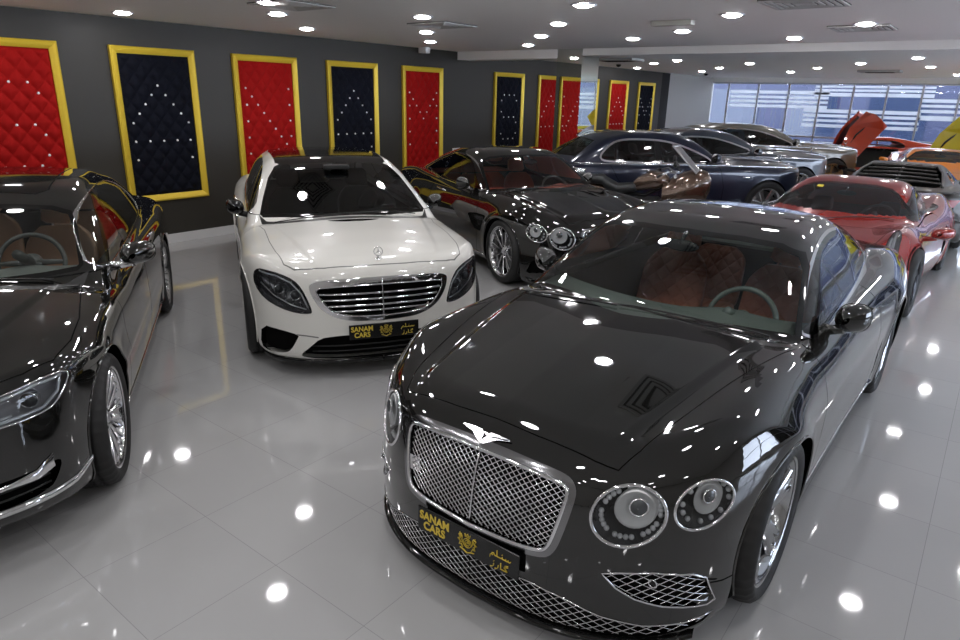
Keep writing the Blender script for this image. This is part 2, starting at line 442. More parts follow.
# ------------------------------------------------------------------ body shapes (x forward from the front axle, metres)
GT = dict(x0=-3.90, x1=.905,
 top=[(.95, .76), (.80, .795), (.65, .83), (.4, .875), (.1, .925), (-.2, .965), (-.45, .99), (-.8, .97), (-2.6, .97), (-3.0, 1.0), (-3.4, .99), (-3.75, .96), (-3.95, .92)],
 crown=[(.9, .03), (.6, .05), (.2, .06), (-.4, .07), (-1.5, .04), (-2.6, .02), (-3.4, .05)],
 fender=[(1.0, .03), (.7, .045), (.3, .055), (-.1, .03), (-.5, 0), (-2, 0), (-2.6, .02), (-3.1, .03), (-3.8, 0)], fender_t=.80, fender_w=.15,
 dome=[(1, .0), (.7, .012), (.2, .016), (-.5, .012), (-.8, 0), (-4, 0)], dome_y=[(1, .42), (.5, .50), (-.5, .66)],
 width=[(.9, .93), (.5, .955), (.1, .972), (-.5, .955), (-1.5, .955), (-2.2, .965), (-2.75, .985), (-3.3, .96), (-3.9, .90)],
 sec=[(.1, .09), (.22, .03), (.35, .012), (.55, 0), (.68, .0), (.80, .03), (.95, .09)],
 spine=.010, nose=[(.0, .82), (.06, .872), (.12, .886), (.2, .89), (.30, .895), (.42, .895), (.55, .88), (.65, .86), (.74, .825), (.80, .77)],
 sweep=[(0, 0), (.25, .012), (.4, .04), (.55, .10), (.7, .20), (.82, .33), (.92, .53), (.97, .75)],
 tail=[(.1, -3.75), (.3, -3.86), (.6, -3.90), (.9, -3.88), (1.0, -3.84)], sweep_r=[(0, 0), (.5, .05), (.8, .2), (.95, .45)],
 bottom=[(.95, .075), (.5, .085), (.35, .11), (0, .16), (-3, .16), (-3.9, .25)],
 roof=[(.6, .35), (-.20, .84), (-.42, .965), (-.75, 1.15), (-1.05, 1.305), (-1.3, 1.375), (-1.65, 1.40), (-2.1, 1.375), (-2.6, 1.27), (-3.1, 1.10), (-3.5, .97), (-4.2, .70)],
 gw=[(0, .84), (-.45, .84), (-1.2, .825), (-2.0, .80), (-2.6, .76), (-3.2, .70), (-3.6, .65)],
 tumble=[(.8, -.02), (.95, .02), (1.1, .085), (1.25, .165), (1.4, .26)], cf=.32, cr=.35, xm=-1.8,
 rcrown=[(-4, .12), (-2, .10), (-1, .09), (0, .05)], kg=.12, kb=.03, ks=.13, kf=.10,
 bumps=[(-2.75, .78, .55, .16, .02), (0., .72, .45, .12, .01)], flare=[(0, .40, .012), (-2.746, .40, .012)])
SAL = dict(x0=-4.40, x1=.85,
 top=[(.9, .81), (.78, .85), (.68, .885), (.45, .93), (.1, .965), (-.3, .99), (-.55, 1.0), (-.9, .96), (-3.3, .98), (-3.7, 1.0), (-4.1, 1.01), (-4.5, .98)],
 crown=[(.9, .03), (.6, .06), (.2, .10), (-.4, .12), (-1.2, .06), (-3.4, .05), (-4.2, .06)],
 fender=[(1.0, 0), (.6, .01), (0, .015), (-.6, 0), (-4, 0)], fender_t=.80, fender_w=.15,
 dome=[(1, .0), (.6, .006), (-.5, .008), (-.8, 0), (-4, 0)], dome_y=[(1, .40), (.5, .50), (-.5, .66)],
 width=[(.9, .90), (.4, .935), (.0, .948), (-.6, .945), (-1.5, .95), (-2.6, .95), (-3.2, .948), (-3.8, .92), (-4.4, .86)],
 sec=[(.1, .08), (.22, .03), (.40, .005), (.60, 0), (.75, .005), (.88, .02), (1.0, .07)],
 nose=[(.05, .74), (.12, .79), (.2, .825), (.30, .838), (.42, .842), (.55, .84), (.65, .83), (.75, .815), (.84, .785), (.90, .74)],
 sweep=[(0, 0), (.25, .012), (.4, .035), (.55, .085), (.7, .17), (.82, .29), (.90, .45), (.95, .70)],
 tail=[(.1, -4.25), (.3, -4.36), (.6, -4.40), (.9, -4.38), (1.1, -4.3)], sweep_r=[(0, 0), (.5, .05), (.8, .2), (.95, .45)],
 bottom=[(.95, .12), (.5, .14), (0, .18), (-3, .18), (-4.4, .27)],
 roof=[(.6, .30), (-.26, .87), (-.46, .985), (-.85, 1.18), (-1.2, 1.34), (-1.5, 1.415), (-2.0, 1.45), (-2.6, 1.435), (-3.1, 1.35), (-3.6, 1.16), (-4.0, 1.01), (-4.7, .72)],
 gw=[(0, .86), (-.5, .86), (-1.2, .845), (-2.0, .835), (-2.8, .81), (-3.4, .76), (-4., .70)],
 tumble=[(.9, -.01), (1.0, .015), (1.15, .08), (1.3, .16), (1.45, .26)], cf=.30, cr=.30, xm=-2.0,
 rcrown=[(-4, .10), (-2, .07), (-1, .07), (0, .05)], kg=.10, kb=.025, ks=.12, kf=.09, flare=[(0, .39, .006), (-3.165, .39, .006)])
LIM = dict(SAL); LIM.update(x1=.83, x0=-4.24,
 top=[(.9, .77), (.80, .805), (.68, .84), (.45, .88), (.1, .93), (-.3, .97), (-.52, .985), (-.9, .95), (-3.3, .97), (-3.7, 1.0), (-4.1, 1.01), (-4.5, .98)],
 nose=[(.10, .70), (.18, .77), (.25, .81), (.32, .825), (.42, .825), (.55, .82), (.65, .81), (.75, .79), (.82, .76), (.88, .72)], bottom=[(.95, .19), (.5, .19), (0, .18), (-3, .18), (-4.4, .27)],
 dome=[(1, .0), (.6, .012), (-.5, .014), (-.8, 0), (-4, 0)], dome_y=[(1, .30), (.5, .42), (-.5, .60)],
 roof=[(.6, .30), (-.33, .85), (-.54, .97), (-.92, 1.15), (-1.27, 1.30), (-1.6, 1.39), (-2.0, 1.43), (-2.5, 1.43), (-3.0, 1.34), (-3.5, 1.15), (-3.9, 1.02), (-4.6, .75)],
 tail=[(.1, -4.10), (.3, -4.20), (.6, -4.24), (.9, -4.22), (1.1, -4.15)],
 flare=[(0, .39, .008), (-3.07, .39, .008)], fender=[(1.0, .01), (.5, .03), (0, .03), (-.6, 0), (-4, 0)])
ROY = dict(x0=-4.53, x1=.86,
 top=[(.9, 1.0), (.82, 1.02), (.6, 1.05), (.3, 1.08), (0, 1.10), (-.4, 1.12), (-.7, 1.12), (-1.0, 1.08), (-3.4, 1.08), (-3.8, 1.08), (-4.3, 1.05), (-4.6, 1.0)],
 crown=[(.9, .05), (.6, .09), (0, .12), (-.6, .10), (-1.5, .04), (-3.6, .05), (-4.5, .08)],
 fender=[(1, 0), (-4, 0)], dome=[(1, 0.01), (.6, .02), (-.6, .02), (-.8, 0), (-4, 0)], dome_y=[(1, .30), (-.6, .55)],
 width=[(.9, .90), (.5, .955), (0, .972), (-1.5, .975), (-3.3, .97), (-4.0, .93), (-4.5, .86)],
 sec=[(.1, .06), (.25, .02), (.45, 0), (.8, 0), (.95, .008), (1.08, .05)],
 nose=[(.10, .76), (.2, .82), (.32, .845), (.5, .855), (.7, .86), (.9, .855), (1.0, .83)],
 sweep=[(0, 0), (.28, .0), (.34, .03), (.55, .07), (.7, .14), (.82, .25), (.9, .40), (.97, .65)],
 tail=[(.1, -4.4), (.3, -4.5), (.7, -4.53), (1.0, -4.48), (1.2, -4.4)], sweep_r=[(0, 0), (.5, .05), (.8, .2), (.95, .45)],
 bottom=[(.95, .17), (0, .18), (-3, .18), (-4.5, .27)],
 roof=[(.4, .40), (-.45, .99), (-.66, 1.12), (-1.0, 1.33), (-1.3, 1.465), (-1.6, 1.525), (-2.1, 1.55), (-2.7, 1.54), (-3.2, 1.47), (-3.7, 1.26), (-4.0, 1.09), (-4.7, .75)],
 gw=[(0, .86), (-.6, .86), (-1.2, .85), (-2.5, .84), (-3.3, .80), (-4., .72)],
 tumble=[(1.0, -.01), (1.1, .01), (1.25, .06), (1.4, .12), (1.5, .17), (1.6, .23)], cf=.25, cr=.30, xm=-2.2,
 rcrown=[(-4, .10), (-2, .06), (-1, .06), (0, .05)], kg=.10, kb=.03, ks=.09, kf=.06, zs=.42, flare=[(0, .42, .006), (-3.295, .42, .006)])
WRA = dict(ROY); WRA.update(x0=-4.33, tail=[(.1, -4.2), (.3, -4.3), (.7, -4.33), (1.0, -4.28), (1.2, -4.2)],
 roof=[(.4, .40), (-.45, .98), (-.66, 1.11), (-1.0, 1.30), (-1.3, 1.42), (-1.6, 1.48), (-2.0, 1.51), (-2.5, 1.47), (-3.1, 1.33), (-3.7, 1.14), (-4.1, 1.03), (-4.7, .8)],
 flare=[(0, .42, .006), (-3.11, .42, .006)])
FER = dict(x0=-3.44, x1=1.08, top_sig=.06,
 top=[(1.1, .50), (.9, .56), (.5, .66), (.1, .74), (-.3, .80), (-.6, .82), (-1.5, .84), (-2.4, .90), (-3.0, .93), (-3.5, .90)],
 crown=[(1.0, .02), (.5, -.04), (0, -.06), (-.6, 0), (-2., 0), (-2.7, .0), (-3.4, .04)],
 fender=[(1.1, .0), (.6, .07), (.1, .10), (-.4, .03), (-.9, 0), (-2, .0), (-2.6, .05), (-3.1, .03), (-3.6, 0)], fender_t=.78, fender_w=.20,
 width=[(1.1, .82), (.6, .93), (0, .968), (-.6, .94), (-1.3, .93), (-2.1, .965), (-2.65, .975), (-3.4, .92)],
 sec=[(.1, .05), (.25, .01), (.4, 0), (.6, .01), (.75, .05), (.9, .13)],
 nose=[(.05, .95), (.12, 1.04), (.2, 1.07), (.35, 1.06), (.5, .98), (.6, .85)],
 sweep=[(0, 0), (.3, .03), (.5, .09), (.7, .22), (.85, .42), (.95, .75)],
 tail=[(.1, -3.3), (.3, -3.4), (.6, -3.44), (.9, -3.40)], sweep_r=[(0, 0), (.5, .03), (.8, .12), (.95, .35)],
 bottom=[(1.0, .10), (0, .12), (-3, .12), (-3.4, .22)],
 roof=[(.6, .30), (-.10, .73), (-.30, .82), (-.7, .98), (-1.05, 1.12), (-1.35, 1.19), (-1.6, 1.21), (-2.0, 1.17), (-2.5, 1.06), (-3.0, .94), (-3.4, .84), (-4, .6)],
 gw=[(0, .80), (-.6, .80), (-1.2, .77), (-1.8, .72), (-2.4, .62), (-3.2, .48)],
 tumble=[(.8, 0), (.9, .03), (1.05, .11), (1.2, .22)], cf=.40, cr=.35, xm=-1.6,
 rcrown=[(-3, .10), (-1.5, .10), (0, .05)], kg=.10, kb=.05, ks=.12, kf=.08, zs=.32,
 bumps=[(-2.5, .6, .45, .25, .02)], flare=[(0, .38, .012), (-2.65, .385, .012)])
LAM = dict(x0=-3.73, x1=1.02, top_sig=.03,
 top=[(1.1, .42), (.9, .50), (.3, .66), (-.2, .76), (-.6, .80), (-1.5, .82), (-2.2, .86), (-2.9, .90), (-3.5, .89), (-3.8, .87)],
 crown=[(1.0, .02), (0, .0), (-3.4, .02)],
 fender=[(1.1, .0), (.6, .05), (.1, .07), (-.5, .01), (-2, .01), (-2.7, .05), (-3.2, .02), (-3.6, 0)], fender_t=.82, fender_w=.16,
 width=[(1.1, .80), (.6, .94), (0, .99), (-.7, .94), (-1.3, .95), (-2.0, 1.0), (-2.7, 1.01), (-3.7, .96)],
 sec=[(.1, .06), (.25, .01), (.4, 0), (.6, .02), (.75, .07), (.9, .16)],
 nose=[(.05, .9), (.12, .99), (.2, 1.01), (.35, .98), (.45, .85)],
 sweep=[(0, 0), (.3, .05), (.5, .12), (.7, .24), (.85, .42), (.95, .7)],
 tail=[(.1, -3.6), (.3, -3.70), (.6, -3.73), (.9, -3.70)], sweep_r=[(0, 0), (.5, .03), (.8, .10), (.95, .3)],
 bottom=[(1.0, .10), (0, .12), (-3, .12), (-3.7, .25)],
 roof=[(.6, .35), (.05, .66), (-.2, .77), (-.7, .97), (-1.1, 1.10), (-1.35, 1.135), (-1.6, 1.135), (-1.9, 1.11), (-2.4, 1.03), (-3.0, .93), (-3.5, .85), (-4, .6)],
 gw=[(0, .80), (-.6, .80), (-1.2, .76), (-1.8, .76), (-2.4, .78), (-3.2, .72)],
 tumble=[(.8, 0), (.85, .04), (1.0, .15), (1.15, .27)], cf=.40, cr=.1, xm=-1.5,
 rcrown=[(-3, .02), (-1.5, .05), (0, .05)], kg=.05, kb=.03, ks=.07, kf=.06, zs=.32,
 bumps=[(-2.6, .55, .5, .25, .02)], flare=[(0, .38, .012), (-2.7, .39, .012)])

def squeeze(spec, x0=-.9, k=.84):
    """shorter cabin: pull everything behind x0 forward"""
    g = lambda x: x if x > x0 else x0+(x-x0)*k
    o = dict(spec)
    for n in ('top', 'crown', 'fender', 'dome', 'dome_y', 'width', 'bottom', 'roof', 'gw', 'rcrown'):
        if n in o: o[n] = [(g(a), b) for a, b in o[n]]
    o['x0'] = g(o['x0']); o['tail'] = [(a, g(b)) for a, b in o['tail']]; o['flare'] = [(g(a), R, h) for a, R, h in o['flare']]; return o
def cam_main():
    import numpy as np
    f, yaw, pitch, roll, H = CAMP
    cy, sy = math.cos(yaw), math.sin(yaw); cp, sp = math.cos(pitch), math.sin(pitch)
    fw = Vector((cy*cp, sy*cp, -sp)); r = Vector((sy, -cy, 0)); u = r.cross(fw)
    cr, sr = math.cos(roll), math.sin(roll); r2 = r*cr+u*sr; u2 = u*cr-r*sr
    cd = bpy.data.cameras.new('camera'); c = bpy.data.objects.new('camera', cd); COL.objects.link(c)
    M = Matrix((( r2.x, u2.x, -fw.x, 0), (r2.y, u2.y, -fw.y, 0), (r2.z, u2.z, -fw.z, H), (0, 0, 0, 1)))
    c.matrix_world = M; cd.sensor_width = 36; cd.lens = f/960*36; cd.clip_start = .05; cd.clip_end = 200
    bpy.context.scene.camera = c; return c
# ------------------------------------------------------------------ wheels
WHEELS = {}
def wheel_meshes(style, R, W, rr):
    """meshes of one wheel, outer face towards +y, centre at the origin"""
    key = (style['kind'], R, W, rr)
    if key in WHEELS: return WHEELS[key]
    h = W/2; out = {}
    # tyre
    n = style.get('seg', 72); mb = MB(); prof = [(rr-.012, -h*.86), (rr+.012, -h*.95), ((R+rr)/2, -h*1.03), (R-.03, -h*.99), (R-.010, -h*.86), (R-.001, -h*.62)]
    for g in ((-.42, -.36), (-.04, .04), (.36, .42)):
        prof += [(R, h*g[0]-.002), (R-.010, h*g[0]), (R-.010, h*g[1]), (R, h*g[1]+.002)]
    prof += [(R-.001, h*.62), (R-.010, h*.86), (R-.03, h*.99), ((R+rr)/2, h*1.03), (rr+.012, h*.95), (rr-.012, h*.86)]
    P = np.zeros((n, len(prof), 3))
    for i in range(n):
        a = 2*PI*i/n
        for j, (r, y) in enumerate(prof):
            if n > 90 and i % 3 == 0 and 3 <= j <= len(prof)-4: r = r-.006
            P[i, j] = (r*math.cos(a), y, r*math.sin(a))
    mb.grid(P, cu=True); out['tyre'] = mb.mesh('tyre', M_RUBBER)
    # rim: barrel, lip and spokes
    mb = MB(); yo = h*.90
    mb.lathe([(rr-.004, -h*.85), (rr-.03, -h*.7), (rr-.035, yo-.05), (rr-.018, yo-.012), (rr-.004, yo), (rr+.008, yo+.004), (rr+.010, yo-.006), (rr-.002, yo-.012)], 64, 0, None, 'y')
    def dish(r):
        t = (r-.05)/(rr-.05); return yo-.012-style.get('dish', .035)*(1-t)**1.3-style.get('inset', 0)
    k = style['n']; arms = style['arms']; mi = 0
    for i in range(k):
        a0 = 2*PI*(i+.25)/k
        for (da0, da1, w0, w1, bend) in arms:
            N = 9; G = np.zeros((N, 6, 3))
            for q in range(N):
                t = q/(N-1); r = .045+(rr-.05)*t; a = a0+da0+(da1-da0)*t+bend*math.sin(PI*t); w = w0+(w1-w0)*t
                y = dish(r); rad = np.array([math.cos(a), 0, math.sin(a)]); tn = np.array([-math.sin(a), 0, math.cos(a)]); c = rad*r
                th = .028-.010*t
                for j, (u, v) in enumerate(((-.5, -th), (-.5, -.006), (-.3, 0), (.3, 0), (.5, -.006), (.5, -th))):
                    G[q, j] = c+tn*w*u+np.array([0, y+v, 0])
            mb.grid(G, mi, cv=True, smooth=False)
    mb.lathe([(.0, dish(.05)+.004), (.05, dish(.05)+.002), (.068, dish(.06)-.01), (.075, dish(.05)-.04), (.07, -.03)], 32, 0, None, 'y')
    for i in range(5):
        a = 2*PI*i/5+.3; mb.lathe([(0, .004), (.008, .003), (.008, -.01)], 8, 1, Matrix.Translation((.052*math.cos(a), dish(.05)+.002, .052*math.sin(a))), 'y')
    me = mb.mesh('rim', [style['mat'], M_TRIM]); bm = bmesh.new(); bm.from_mesh(me); bmesh.ops.recalc_face_normals(bm, faces=bm.faces); bm.to_mesh(me); bm.free(); out['rim'] = me
    mb = MB(); rc = style.get('cap', .03); mb.lathe([(0, dish(.05)+.012), (rc*.8, dish(.05)+.011), (rc, dish(.05)+.004), (rc, dish(.05)-.01)], 24, 0, None, 'y'); out['hub_cap'] = mb.mesh('hub_cap', style.get('capmat', M_SATIN))
    mb = MB(); rd = rr*.80; yb = yo-.11
    mb.lathe([(.06, yb), (rd, yb), (rd, yb-.03), (.06, yb-.03)], 40, 0, None, 'y', True)
    for i in range(24):
        a = 2*PI*i/24; mb.lathe([(0, .001), (.005, .001)], 5, 1, Matrix.Translation((rd*(.62+.25*(i % 3)/2)*math.cos(a), yb, rd*(.62+.25*(i % 3)/2)*math.sin(a))), 'y')
    out['brake_disc'] = mb.mesh('brake_disc', [mat('disc_steel', (.25, .25, .25), .35, 1), M_DARK])
    mb = MB(); G = []
    for q in range(9):
        a = math.radians(150+60*q/8); c, s_ = math.cos(a), math.sin(a)
        G.append([(r*c, y, r*s_) for r, y in ((rd*.66, yb-.05), (rd*.66, yb+.025), (rd*.8, yb+.034), (rd*1.03, yb+.02), (rd*1.03, yb-.05))])
    mb.grid(G, cv=True); out['brake_caliper'] = mb.mesh('brake_caliper', style.get('cal', mat('caliper_grey', (.12, .12, .13), .4, .5)))
    mb = MB(); mb.lathe([(0, yb-.04), (rr-.03, yb-.04), (rr-.03, yb-.05)], 32, 0, None, 'y'); out['brake_shield'] = mb.mesh('brake_shield', M_DARK)
    WHEELS[key] = out; return out
def put_wheel(car, x, y, side, style, R, W, rr, detail=True, steer=0.):
    ms = wheel_meshes(style, R, W, rr)
    r = link('wheel', ms['rim'], car); r.location = (x, y, R); r.rotation_euler = (0, 0, (0 if side > 0 else PI)+steer)
    for n in (('tyre', 'hub_cap', 'brake_disc', 'brake_caliper', 'brake_shield') if detail else ('tyre', 'brake_shield')): link(n, ms[n], r)
    return r

W_BENT = dict(kind='five', n=5, arms=[(0, -.20, .075, .030, -.05), (0, .20, .075, .030, .05), (0, 0, .06, .02, 0)], mat=mat('polished_wheel', (.55, .56, .58), .13, 1), dish=.03, seg=120, cap=.035)
W_BMW = dict(kind='multi', n=14, arms=[(0, -.10, .016, .012, 0), (0, .10, .016, .012, 0)], mat=mat('bright_wheel', (.72, .72, .74), .12, 1), dish=.03, seg=120)
W_SPUR = dict(kind='ten', n=10, arms=[(0, -.10, .015, .012, 0), (0, .10, .015, .012, 0)], mat=MATS['bright_wheel'], dish=.03, seg=72)
W_MERC = dict(kind='merc', n=5, arms=[(0, -.16, .03, .022, 0), (0, .16, .03, .022, 0)], mat=MATS['bright_wheel'], dish=.03)
W_GHOST = dict(kind='seven', n=7, arms=[(0, 0, .07, .085, 0)], mat=mat('pale_wheel', (.78, .78, .80), .2, .9), dish=.02, seg=60, cap=.05)
W_FERR = dict(kind='ferr', n=5, arms=[(0, -.10, .022, .018, 0), (0, .10, .022, .018, 0)], mat=mat('dark_wheel', (.05, .05, .055), .25, .8), dish=.03, seg=60)
W_GOLD = dict(kind='gold', n=5, arms=[(0, -.16, .03, .022, 0), (0, .16, .03, .022, 0)], mat=mat('bronze_wheel', (.45, .30, .15), .3, .9), dish=.03, seg=60)

# ------------------------------------------------------------------ cabin furniture
def seat(parent, x, y, m, zh=.62, lean=.30, w=.50, head=True, zb=.30, trim=None, sc=1.):
    """bucket seat: cushion, backrest with bolsters and headrest, facing +x"""
    mb = MB(); G = []
    for i in range(13):                       # backrest: closed oval sections going up
        t = i/12; z = zb+.06+(zh)*t; wd = w*(.94-.10*abs(t-.3)-.30*max(0, t-.80)/.2)*(1 if i not in (0, 12) else .86); th = (.13-.05*t)*(1 if i not in (0, 12) else .4)
        cx = x-.10-lean*zh*t; row = []
        for j in range(20):
            a = 2*PI*j/20; c, s_ = math.cos(a), math.sin(a)
            u = math.copysign(abs(s_)**.55, s_)*wd/2; v = math.copysign(abs(c)**.6, c)*th/2
            bol = .035*(abs(u)/(wd/2))**3 if c > -.2 else 0
            row.append((cx+v+bol, y+u, z))
        G.append(row)
    mb.grid(G, cv=True); mb.add(G[-1], [tuple(range(20))]); o = mb.build('seat_backrest', m, parent)
    mb = MB(); G = []
    for i in range(9):
        t = i/8; xx = x-.08+.50*t; wd = w*(.98 if 0 < i < 8 else .85); th = .15*(1 if 0 < i < 8 else .5); row = []
        for j in range(20):
            a = 2*PI*j/20; c, s_ = math.cos(a), math.sin(a); u = math.copysign(abs(s_)**.5, s_)*wd/2; v = math.copysign(abs(c)**.6, c)*th/2
            row.append((xx, y+u, zb+.05+v+(.03*(abs(u)/(wd/2))**3 if c > 0 else 0)))
        G.append(row)
    mb.grid(G, cv=True); mb.add(G[-1], [tuple(range(20))]); mb.add(G[0], [tuple(range(20))[::-1]]); mb.build('seat_cushion', m, parent)
    if head:
        mb = MB(); hx = x-.12-lean*(zh+.12); hz = zb+.06+zh+.10; G = []
        for i in range(7):
            t = i/6; z = hz-.085+.17*t; wd = .26*(1 if 0 < i < 6 else .75)*(1-.15*t); th = .10*(1 if 0 < i < 6 else .5)
            G.append([(hx-.05*(t-.5)+math.copysign(abs(math.cos(a))**.6, math.cos(a))*th/2, y+math.copysign(abs(math.sin(a))**.6, math.sin(a))*wd/2, z) for a in [2*PI*j/16 for j in range(16)]])
        mb.grid(G, cv=True); mb.add(G[-1], [tuple(range(16))]); mb.add(G[0], [tuple(range(16))[::-1]]); mb.build('headrest', m, o)
        mb = MB(); [mb.tube([(hx+.01, y+d, hz-.16), (hx, y+d, hz-.05)], .007, 6) for d in (-.06, .06)]; mb.build('headrest_post', M_CHROME, o)
    return o
def steering(parent, x, y, z, m, tilt=.42, r=.185):
    M = Matrix.Translation((x, y, z)) @ Matrix.Rotation(-tilt, 4, 'Y'); mb = MB()
    mb.tube([M @ Vector((0, r*math.cos(a), r*math.sin(a))) for a in [2*PI*i/40 for i in range(40)]], .015, 8, True)
    for a in (0, PI, -PI/2): mb.tube([M @ Vector((.012, .03*math.cos(a), .03*math.sin(a))), M @ Vector((.01, (r-.01)*math.cos(a), (r-.01)*math.sin(a)))], [.022, .014], 6, flat=.5)
    mb.lathe([(0, -.03), (.05, -.028), (.065, -.01), (.06, .02), (0, .03)], 20, 0, M, 'x')
    mb.tube([M @ Vector((.02, 0, 0)), M @ Vector((.28, 0, 0))], .03, 8)
    return mb.build('steering_wheel', m, parent)
def dash(parent, xw, zc, yw, m, m2=None, depth=.42, drive=1):
    """dashboard: top pad falling from the cowl, instrument cowl in front of the driver"""
    mb = MB(); G = []
    for i in range(25):
        y = -yw+2*yw*i/24; t = y/yw; hump = .035*math.exp(-((y-.36*drive)/.17)**2); xb = xw-.05-.18*t*t
        G.append([(xb, y, zc-.07), (xb-.12, y, zc-.045), (xb-.25, y, zc-.035+hump*.7), (xb-depth*.8, y, zc-.045+hump), (xb-depth*.92, y, zc-.075+hump*.5), (xb-depth, y, zc-.16), (xb-depth*.93, y, zc-.30), (xb-depth*.75, y, zc-.42)])
    mb.grid(G); o = mb.build('dashboard', m, parent)
    if m2: mb = MB(); mb.box((xw-.05-depth-.012, -.16, zc-.30), (xw-depth-.02, .16, zc-.10), bev=.01); mb.build('centre_console', m2, parent)
    return o
def cabin(parent, x0, x1, w, zb, m, zf=.24):
    mb = MB(); n = 2
    a, b = (x0, x1); V = [(a, -w, zf), (b, -w, zf), (b, w, zf), (a, w, zf), (a, -w, zb), (b, -w, zb), (b, w, zb), (a, w, zb)]
    mb.add(V, [(0, 1, 2, 3), (0, 4, 5, 1), (1, 5, 6, 2), (2, 6, 7, 3), (3, 7, 4, 0)], 0, False); return mb.build('cabin_lining', m, parent, fix=False)

# ------------------------------------------------------------------ lettering
def text_mesh(txt, size, bold=0., spacing=1.):
    cu = bpy.data.curves.new('t', 'FONT'); cu.body = txt; cu.size = size; cu.align_x = 'CENTER'; cu.align_y = 'CENTER'; cu.extrude = .0015; cu.offset = bold; cu.space_character = spacing
    o = bpy.data.objects.new('t', cu); COL.objects.link(o); bpy.context.view_layer.update()
    me = bpy.data.meshes.new_from_object(o.evaluated_get(bpy.context.evaluated_depsgraph_get())); bpy.data.objects.remove(o); bpy.data.curves.remove(cu)
    vs = [v.co.copy() for v in me.vertices]; fs = [tuple(p.vertices) for p in me.polygons]; bpy.data.meshes.remove(me); return vs, fs
PLATE = {}
def plate_meshes():
    if PLATE: return PLATE
    w, h = .52, .112
    mb = MB(); mb.box((-w/2, -h/2, -.006), (w/2, h/2, .004), bev=.004); PLATE['board'] = mb.mesh('number_plate', M_PLATE)
    mb = MB()
    for t, y in (('SANAM', .021), ('CARS', -.024)):
        vs, fs = text_mesh(t, .052, .0012, 1.02); mb.add([(v.x*.92-.165, v.y+y, .005+v.z) for v in vs], fs, 0, False)
        # small serifs along the baseline and cap line
        xs = [v.x*.92-.165 for v in vs]; 
    A = lambda pts, r=.0034: mb.tube([(x, y, .006) for x, y in pts], r, 5, flat=.5)
    PLATE['lettering'] = mb.mesh('lettering', M_GOLD); mb = MB()
    # upper arabic word, drawn right to left: seen, noon, alef, meem
    A([(.225, .016), (.222, .010), (.214, .010), (.212, .017), (.211, .010), (.203, .010), (.201, .017), (.200, .010), (.186, .010), (.184, .018), (.182, .010), (.160, .010), (.159, .036)])
    A([(.150, .010), (.143, .018), (.135, .016), (.134, .010), (.141, .008)]); A([(.135, .010), (.128, .006), (.126, -.006)]); A([(.159, .010), (.150, .010)])
    A([(.185, .028), (.184, .027)], .004)
    # lower word: kaf, alef, reh, zain
    A([(.214, -.016), (.196, -.024), (.206, -.032), (.212, -.038), (.182, -.038), (.180, -.038), (.179, -.012)]); A([(.214, -.010), (.198, -.016)], .0028)
    A([(.168, -.028), (.167, -.038), (.160, -.046), (.152, -.047)]); A([(.146, -.028), (.145, -.038), (.138, -.046), (.130, -.047)]); A([(.147, -.018), (.146, -.017)], .004)
    PLATE['arabic_lettering'] = mb.mesh('arabic_lettering', M_GOLD); mb = MB()
    # crest: ring with inner swirl, crown and two supporters
    cx = .012
    for r in (.020, .012): A([(cx+r*math.cos(a), -.002+r*math.sin(a)) for a in [2*PI*i/20 for i in range(21)]], .0026)
    A([(cx-.006, -.006), (cx, .004), (cx+.005, -.004), (cx+.008, .004)], .0022)
    A([(cx-.012, .026), (cx-.014, .038), (cx-.006, .031), (cx, .041), (cx+.006, .031), (cx+.014, .038), (cx+.012, .026), (cx-.012, .026)], .0026)
    for s_ in (-1, 1):
        A([(cx+s_*x, y) for x, y in ((.022, -.030), (.030, -.016), (.040, -.020), (.036, -.004), (.048, .004), (.036, .010), (.044, .024), (.032, .030), (.026, .020), (.028, .006), (.022, -.008))], .0034)
        A([(cx+s_*x, y) for x, y in ((.030, -.010), (.040, .0), (.031, .016), (.040, .034))], .003)
    A([(cx-.036, -.034), (cx-.018, -.038), (cx, -.046), (cx+.018, -.038), (cx+.036, -.034)], .0034)
    PLATE['crest'] = mb.mesh('crest', M_GOLD); return PLATE
def put_plate(car, x, z, tilt=0., roll=0.):
    ms = plate_meshes(); o = link('number_plate', ms['board'], car)
    o.matrix_local = Matrix.Translation((x, 0, z)) @ Matrix.Rotation(-tilt, 4, 'Y') @ Matrix(((0, 0, 1, 0), (1, 0, 0, 0), (0, 1, 0, 0), (0, 0, 0, 1)))
    for n in ('lettering', 'arabic_lettering', 'crest'): link(n, ms[n], o)
    return o

